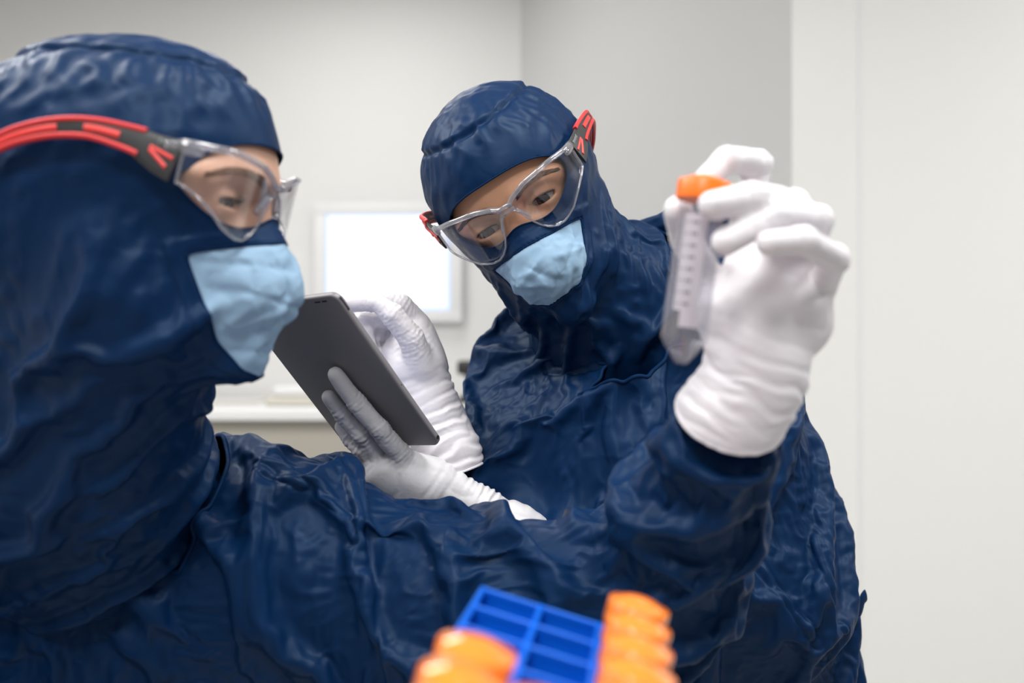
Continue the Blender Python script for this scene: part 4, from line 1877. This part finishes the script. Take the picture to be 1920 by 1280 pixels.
spots = [(0, 4), (0, 5), (0, 6), (1, 5), (2, 0), (2, 1), (2, 2), (2, 3), (2, 4), (2, 5)]
words = {0: 'left row', 1: 'middle row', 2: 'right row'}
ordn = ['farthest', 'second', 'third', 'fourth', 'fifth', 'sixth']
base = None
cnt = {}
for (i, j) in spots:
    k = cnt.get(i, 0)
    cnt[i] = k + 1
    c = r0 + ru * (i + .5) * PITCH + rv * (j + .5) * PITCH + rn * .0095
    lab = 'orange capped tube in the blue rack, ' + (ordn[k] + ' from the back of the ' + words[i] if i != 1 else 'the only one in the middle row')
    if k == 0 and i != 1:
        lab = 'orange capped tube in the blue rack, farthest back in the ' + words[i]
    if base is None:
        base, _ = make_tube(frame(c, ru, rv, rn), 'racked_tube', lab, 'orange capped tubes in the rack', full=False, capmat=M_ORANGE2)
        q = base
    else:
        q = base.copy()
        COL.objects.link(q)
        q.location = c
        q['label'] = lab
        for ch in base.children:
            d = ch.copy()
            COL.objects.link(d)
            d.parent = q

# ------------------------------------------------ safety glasses


def safety_glasses(hd, hoodf, label, th=math.radians(12), drop=.021, dep=.048, YW=.0835):
    root = tag(empty('safety_glasses', hd.w(.11, 0, 0)), label, 'glasses')
    off = -np.array(root.location)
    ct, st = math.cos(th), math.sin(th)

    def G(gx, gy, gz):
        """glasses frame to world, relative to the root"""
        dx = gx - .064
        return hd.w(.064 + ct * dx + st * gz, gy, drop - st * dx + ct * gz) + off

    def X(y):
        return .061 + dep * math.sqrt(max(0, 1 - (abs(y) / YW) ** 2.6))

    ky = YW / .0835
    ys = [ky * q for q in [.004, .007, .010, .013, .017, .022, .028, .035, .043, .050, .057, .063, .068, .072, .076, .079, .081, .0825]]
    top = lambda y: np.interp(y / ky, [.004, .012, .03, .06, .083], [.001, .0065, .0125, .0150, .012])
    bot = lambda y: np.interp(y / ky, [.004, .008, .012, .017, .024, .034, .045, .057, .070, .083], [-.0045, -.006, -.013, -.025, -.036, -.0415, -.0415, -.036, -.025, -.014])
    for s in (1, -1):
        V = []
        F = []
        nv = 9
        for y in ys:
            for k in range(nv):
                z = bot(y) + (top(y) - bot(y)) * k / (nv - 1)
                V.append(G(X(y) - .10 * z * z * 6, y * s, z))
        for i in range(len(ys) - 1):
            for k in range(nv - 1):
                F.append((i * nv + k, (i + 1) * nv + k, (i + 1) * nv + k + 1, i * nv + k + 1))
        b = BM()
        b.add(V, F)
        ln = b.build('lens', M_LENS, root)
        solid(ln, .0016, 0)
        # moulded edge all round the lens, thick on top
        loop = [np.array(V[i * nv + nv - 1]) for i in range(len(ys))] + [np.array(V[(len(ys) - 1) * nv + k]) for k in range(nv - 2, 0, -1)] + \
               [np.array(V[i * nv]) for i in range(len(ys) - 1, -1, -1)]
        n1, n2 = len(ys), len(ys) + nv - 2
        rr = [.0026] * n1 + [.0013] * (nv - 2) + [.0011] * n1
        b = BM()
        b.tube(loop, rr, 10)
        b.build('lens_rim', M_RIM, ln)
        # nose pad
        b = BM()
        b.tube(spline([G(X(.009) - .002, .0085 * s, -.006), G(X(.01) - .004, .0115 * s, -.012), G(X(.01) - .006, .0160 * s, -.020)], 6), .0026, 10,
               flat=(hd.R[:, 1], .6))
        b.build('nose_pad', M_RIM, root)
        # hinge block at the outer corner
        b = BM()
        b.tube(spline([G(X(.076 * ky), .0775 * ky * s, .009), G(X(.081 * ky) - .004, .0820 * ky * s, .009), G(X(.0825 * ky) - .012, .0845 * ky * s, .007)], 5), [.0032, .004, .0048, .005, .0052, .0055, .005, .0045, .004, .0038, .0034],
               10, flat=(hd.R[:, 1], .55))
        b.build('hinge_block', M_RIM, root)
        # temple laid against the hood
        path = [(.067, .0845, .022), (.051, .086, .028), (.034, .087, .0335), (.011, .088, .0385), (-.010, .088, .0390), (-.030, .087, .0362), (-.050, .084, .030), (-.072, .076, .017),
                (-.090, .062, .001)]

        def lay(pts, gap):
            A = np.array([hd.w(p[0], p[1] * s, p[2]) for p in pts])
            for _ in range(5):
                A = A - hoodf.grad(A) * (hoodf.sample(A) - gap)[:, None]
            return A
        A = lay(path, .0115)
        A[0] = hd.w(.067, (YW + .0005) * s, .022)
        A[1] = .35 * A[1] + .65 * hd.w(.051, .0855 * s, .028)
        A[2] = .6 * A[2] + .4 * hd.w(.034, .087 * s, .0335)
        S = spline(A, 8) + off
        Nn = hoodf.grad(S - off)
        up = np.tile(hd.R[:, 2], (len(S), 1))

        def bar(idx, hts, thk, dz=0.0, out=0.0, n=12):
            """flat bar along the temple; hts = half heights along it"""
            b = BM()
            pts = []
            V = []
            m = len(idx)
            for q, i in enumerate(idx):
                t = unit(S[min(i + 1, len(S) - 1)] - S[max(i - 1, 0)])
                nn = unit(Nn[i] - t * np.dot(Nn[i], t))
                u = unit(np.cross(t, nn))
                if np.dot(u, up[i]) < 0:
                    u = -u
                hh = hts[q] if not np.isscalar(hts) else hts
                dzz = dz[q] if not np.isscalar(dz) else dz
                for k in range(n):
                    a = 2 * math.pi * k / n
                    V.append(S[i] + u * (dzz + hh * np.sign(math.sin(a)) * abs(math.sin(a)) ** .6) + nn * (out + thk * np.sign(math.cos(a)) * abs(math.cos(a)) ** .6))
            F = []
            for q in range(m - 1):
                for k in range(n):
                    l = (k + 1) % n
                    F.append((q * n + k, q * n + l, (q + 1) * n + l, (q + 1) * n + k))
            F.append(tuple(range(n)))
            F.append(tuple((m - 1) * n + k for k in range(n)))
            return b.add(V, F)
        m = len(S)
        i0 = list(range(0, m))
        hts = [np.interp(i / m, [0, .08, .20, .30, .42, 1], [.0142, .0130, .0098, .0074, .0064, .0050]) for i in i0]
        dz = [np.interp(i / m, [0, .10, .22, .34], [-.0035, -.003, -.0005, 0]) for i in i0]
        tp = bar(i0, hts, .0017, dz).build('temple', M_BLACK, root, auto=50)
        a_, e_ = int(m * .27), m - 2
        mid_ = list(range(a_, e_))
        for dd, hh, nm, st_ in ((.0052, .0019, 'upper_grip', int(m * .19)), (-.0050, .0019, 'lower_grip', int(m * .19))):
            ii = list(range(st_, e_))
            w_ = [dd * np.interp(q / len(ii), [0, .25, 1], [1.60, 1.12, .75]) for q in range(len(ii))]
            bar(ii, hh, .0024, w_, .0004).build(nm, M_RED, tp, auto=50)
        bar(list(range(a_ + 1, int(m * .43))), .0026, .0022, 0, .0004).build('red_inlay', M_REDD, tp, auto=50)
        bar(list(range(int(m * .51), e_ - 3)), .0024, .0022, 0, .0004).build('red_inlay', M_REDD, tp, auto=50)
        f1 = list(range(int(m * .03), int(m * .165)))
        bar(f1, .0014, .0021, [np.interp(q / len(f1), [0, 1], [-.0025, -.0002]) for q in range(len(f1))], .0004).build('red_inlay', M_REDD, tp, auto=50)
        f2 = list(range(int(m * .035), int(m * .165)))
        bar(f2, .0017, .0021, [np.interp(q / len(f2), [0, 1], [-.0095, -.0012]) for q in range(len(f2))], .0004).build('red_inlay', M_REDD, tp, auto=50)
        # worn grey print on the black front end
        b = BM()
        for q in range(9):
            fi_ = 2.2 + q * .62
            i = int(fi_)
            fr = fi_ - i
            c = S[i] * (1 - fr) + S[i + 1] * fr
            nn = unit(Nn[i])
            t = unit(S[i + 1] - S[i])
            u = unit(np.cross(t, nn))
            if np.dot(u, hd.R[:, 2]) < 0:
                u = -u
            c = c + u * .0055 + nn * .0019
            hgt = .0017 if q in (0, 5, 8) else .0012
            b.box((-.0003, -hgt, -.0003), (.0003, hgt, .0002), 0, frame(c, t, u, nn))
            b.box((-.0007, hgt - .0005, -.0003), (.0007, hgt, .0002), 0, frame(c, t, u, nn))
        b.build('print', M_GREYINK, tp, smooth=False)
    # bridge between the lenses
    b = BM()
    b.tube([G(X(y), y, .0015 + .001 * math.cos(y * 200)) for y in np.linspace(-.008, .008, 9)], .0024, 10)
    b.tube([G(X(y) - .002, y, -.0035) for y in np.linspace(-.008, .008, 9)], .0020, 10)
    b.build('bridge', M_RIM, root)
    return root


safety_glasses(MH, MHOOD, 'clear safety glasses with red and black arms on the person in profile', dep=.042)
safety_glasses(WH, WHOOD, 'clear safety glasses with red and black arms on the person looking down at the tablet', drop=.020, YW=.080)
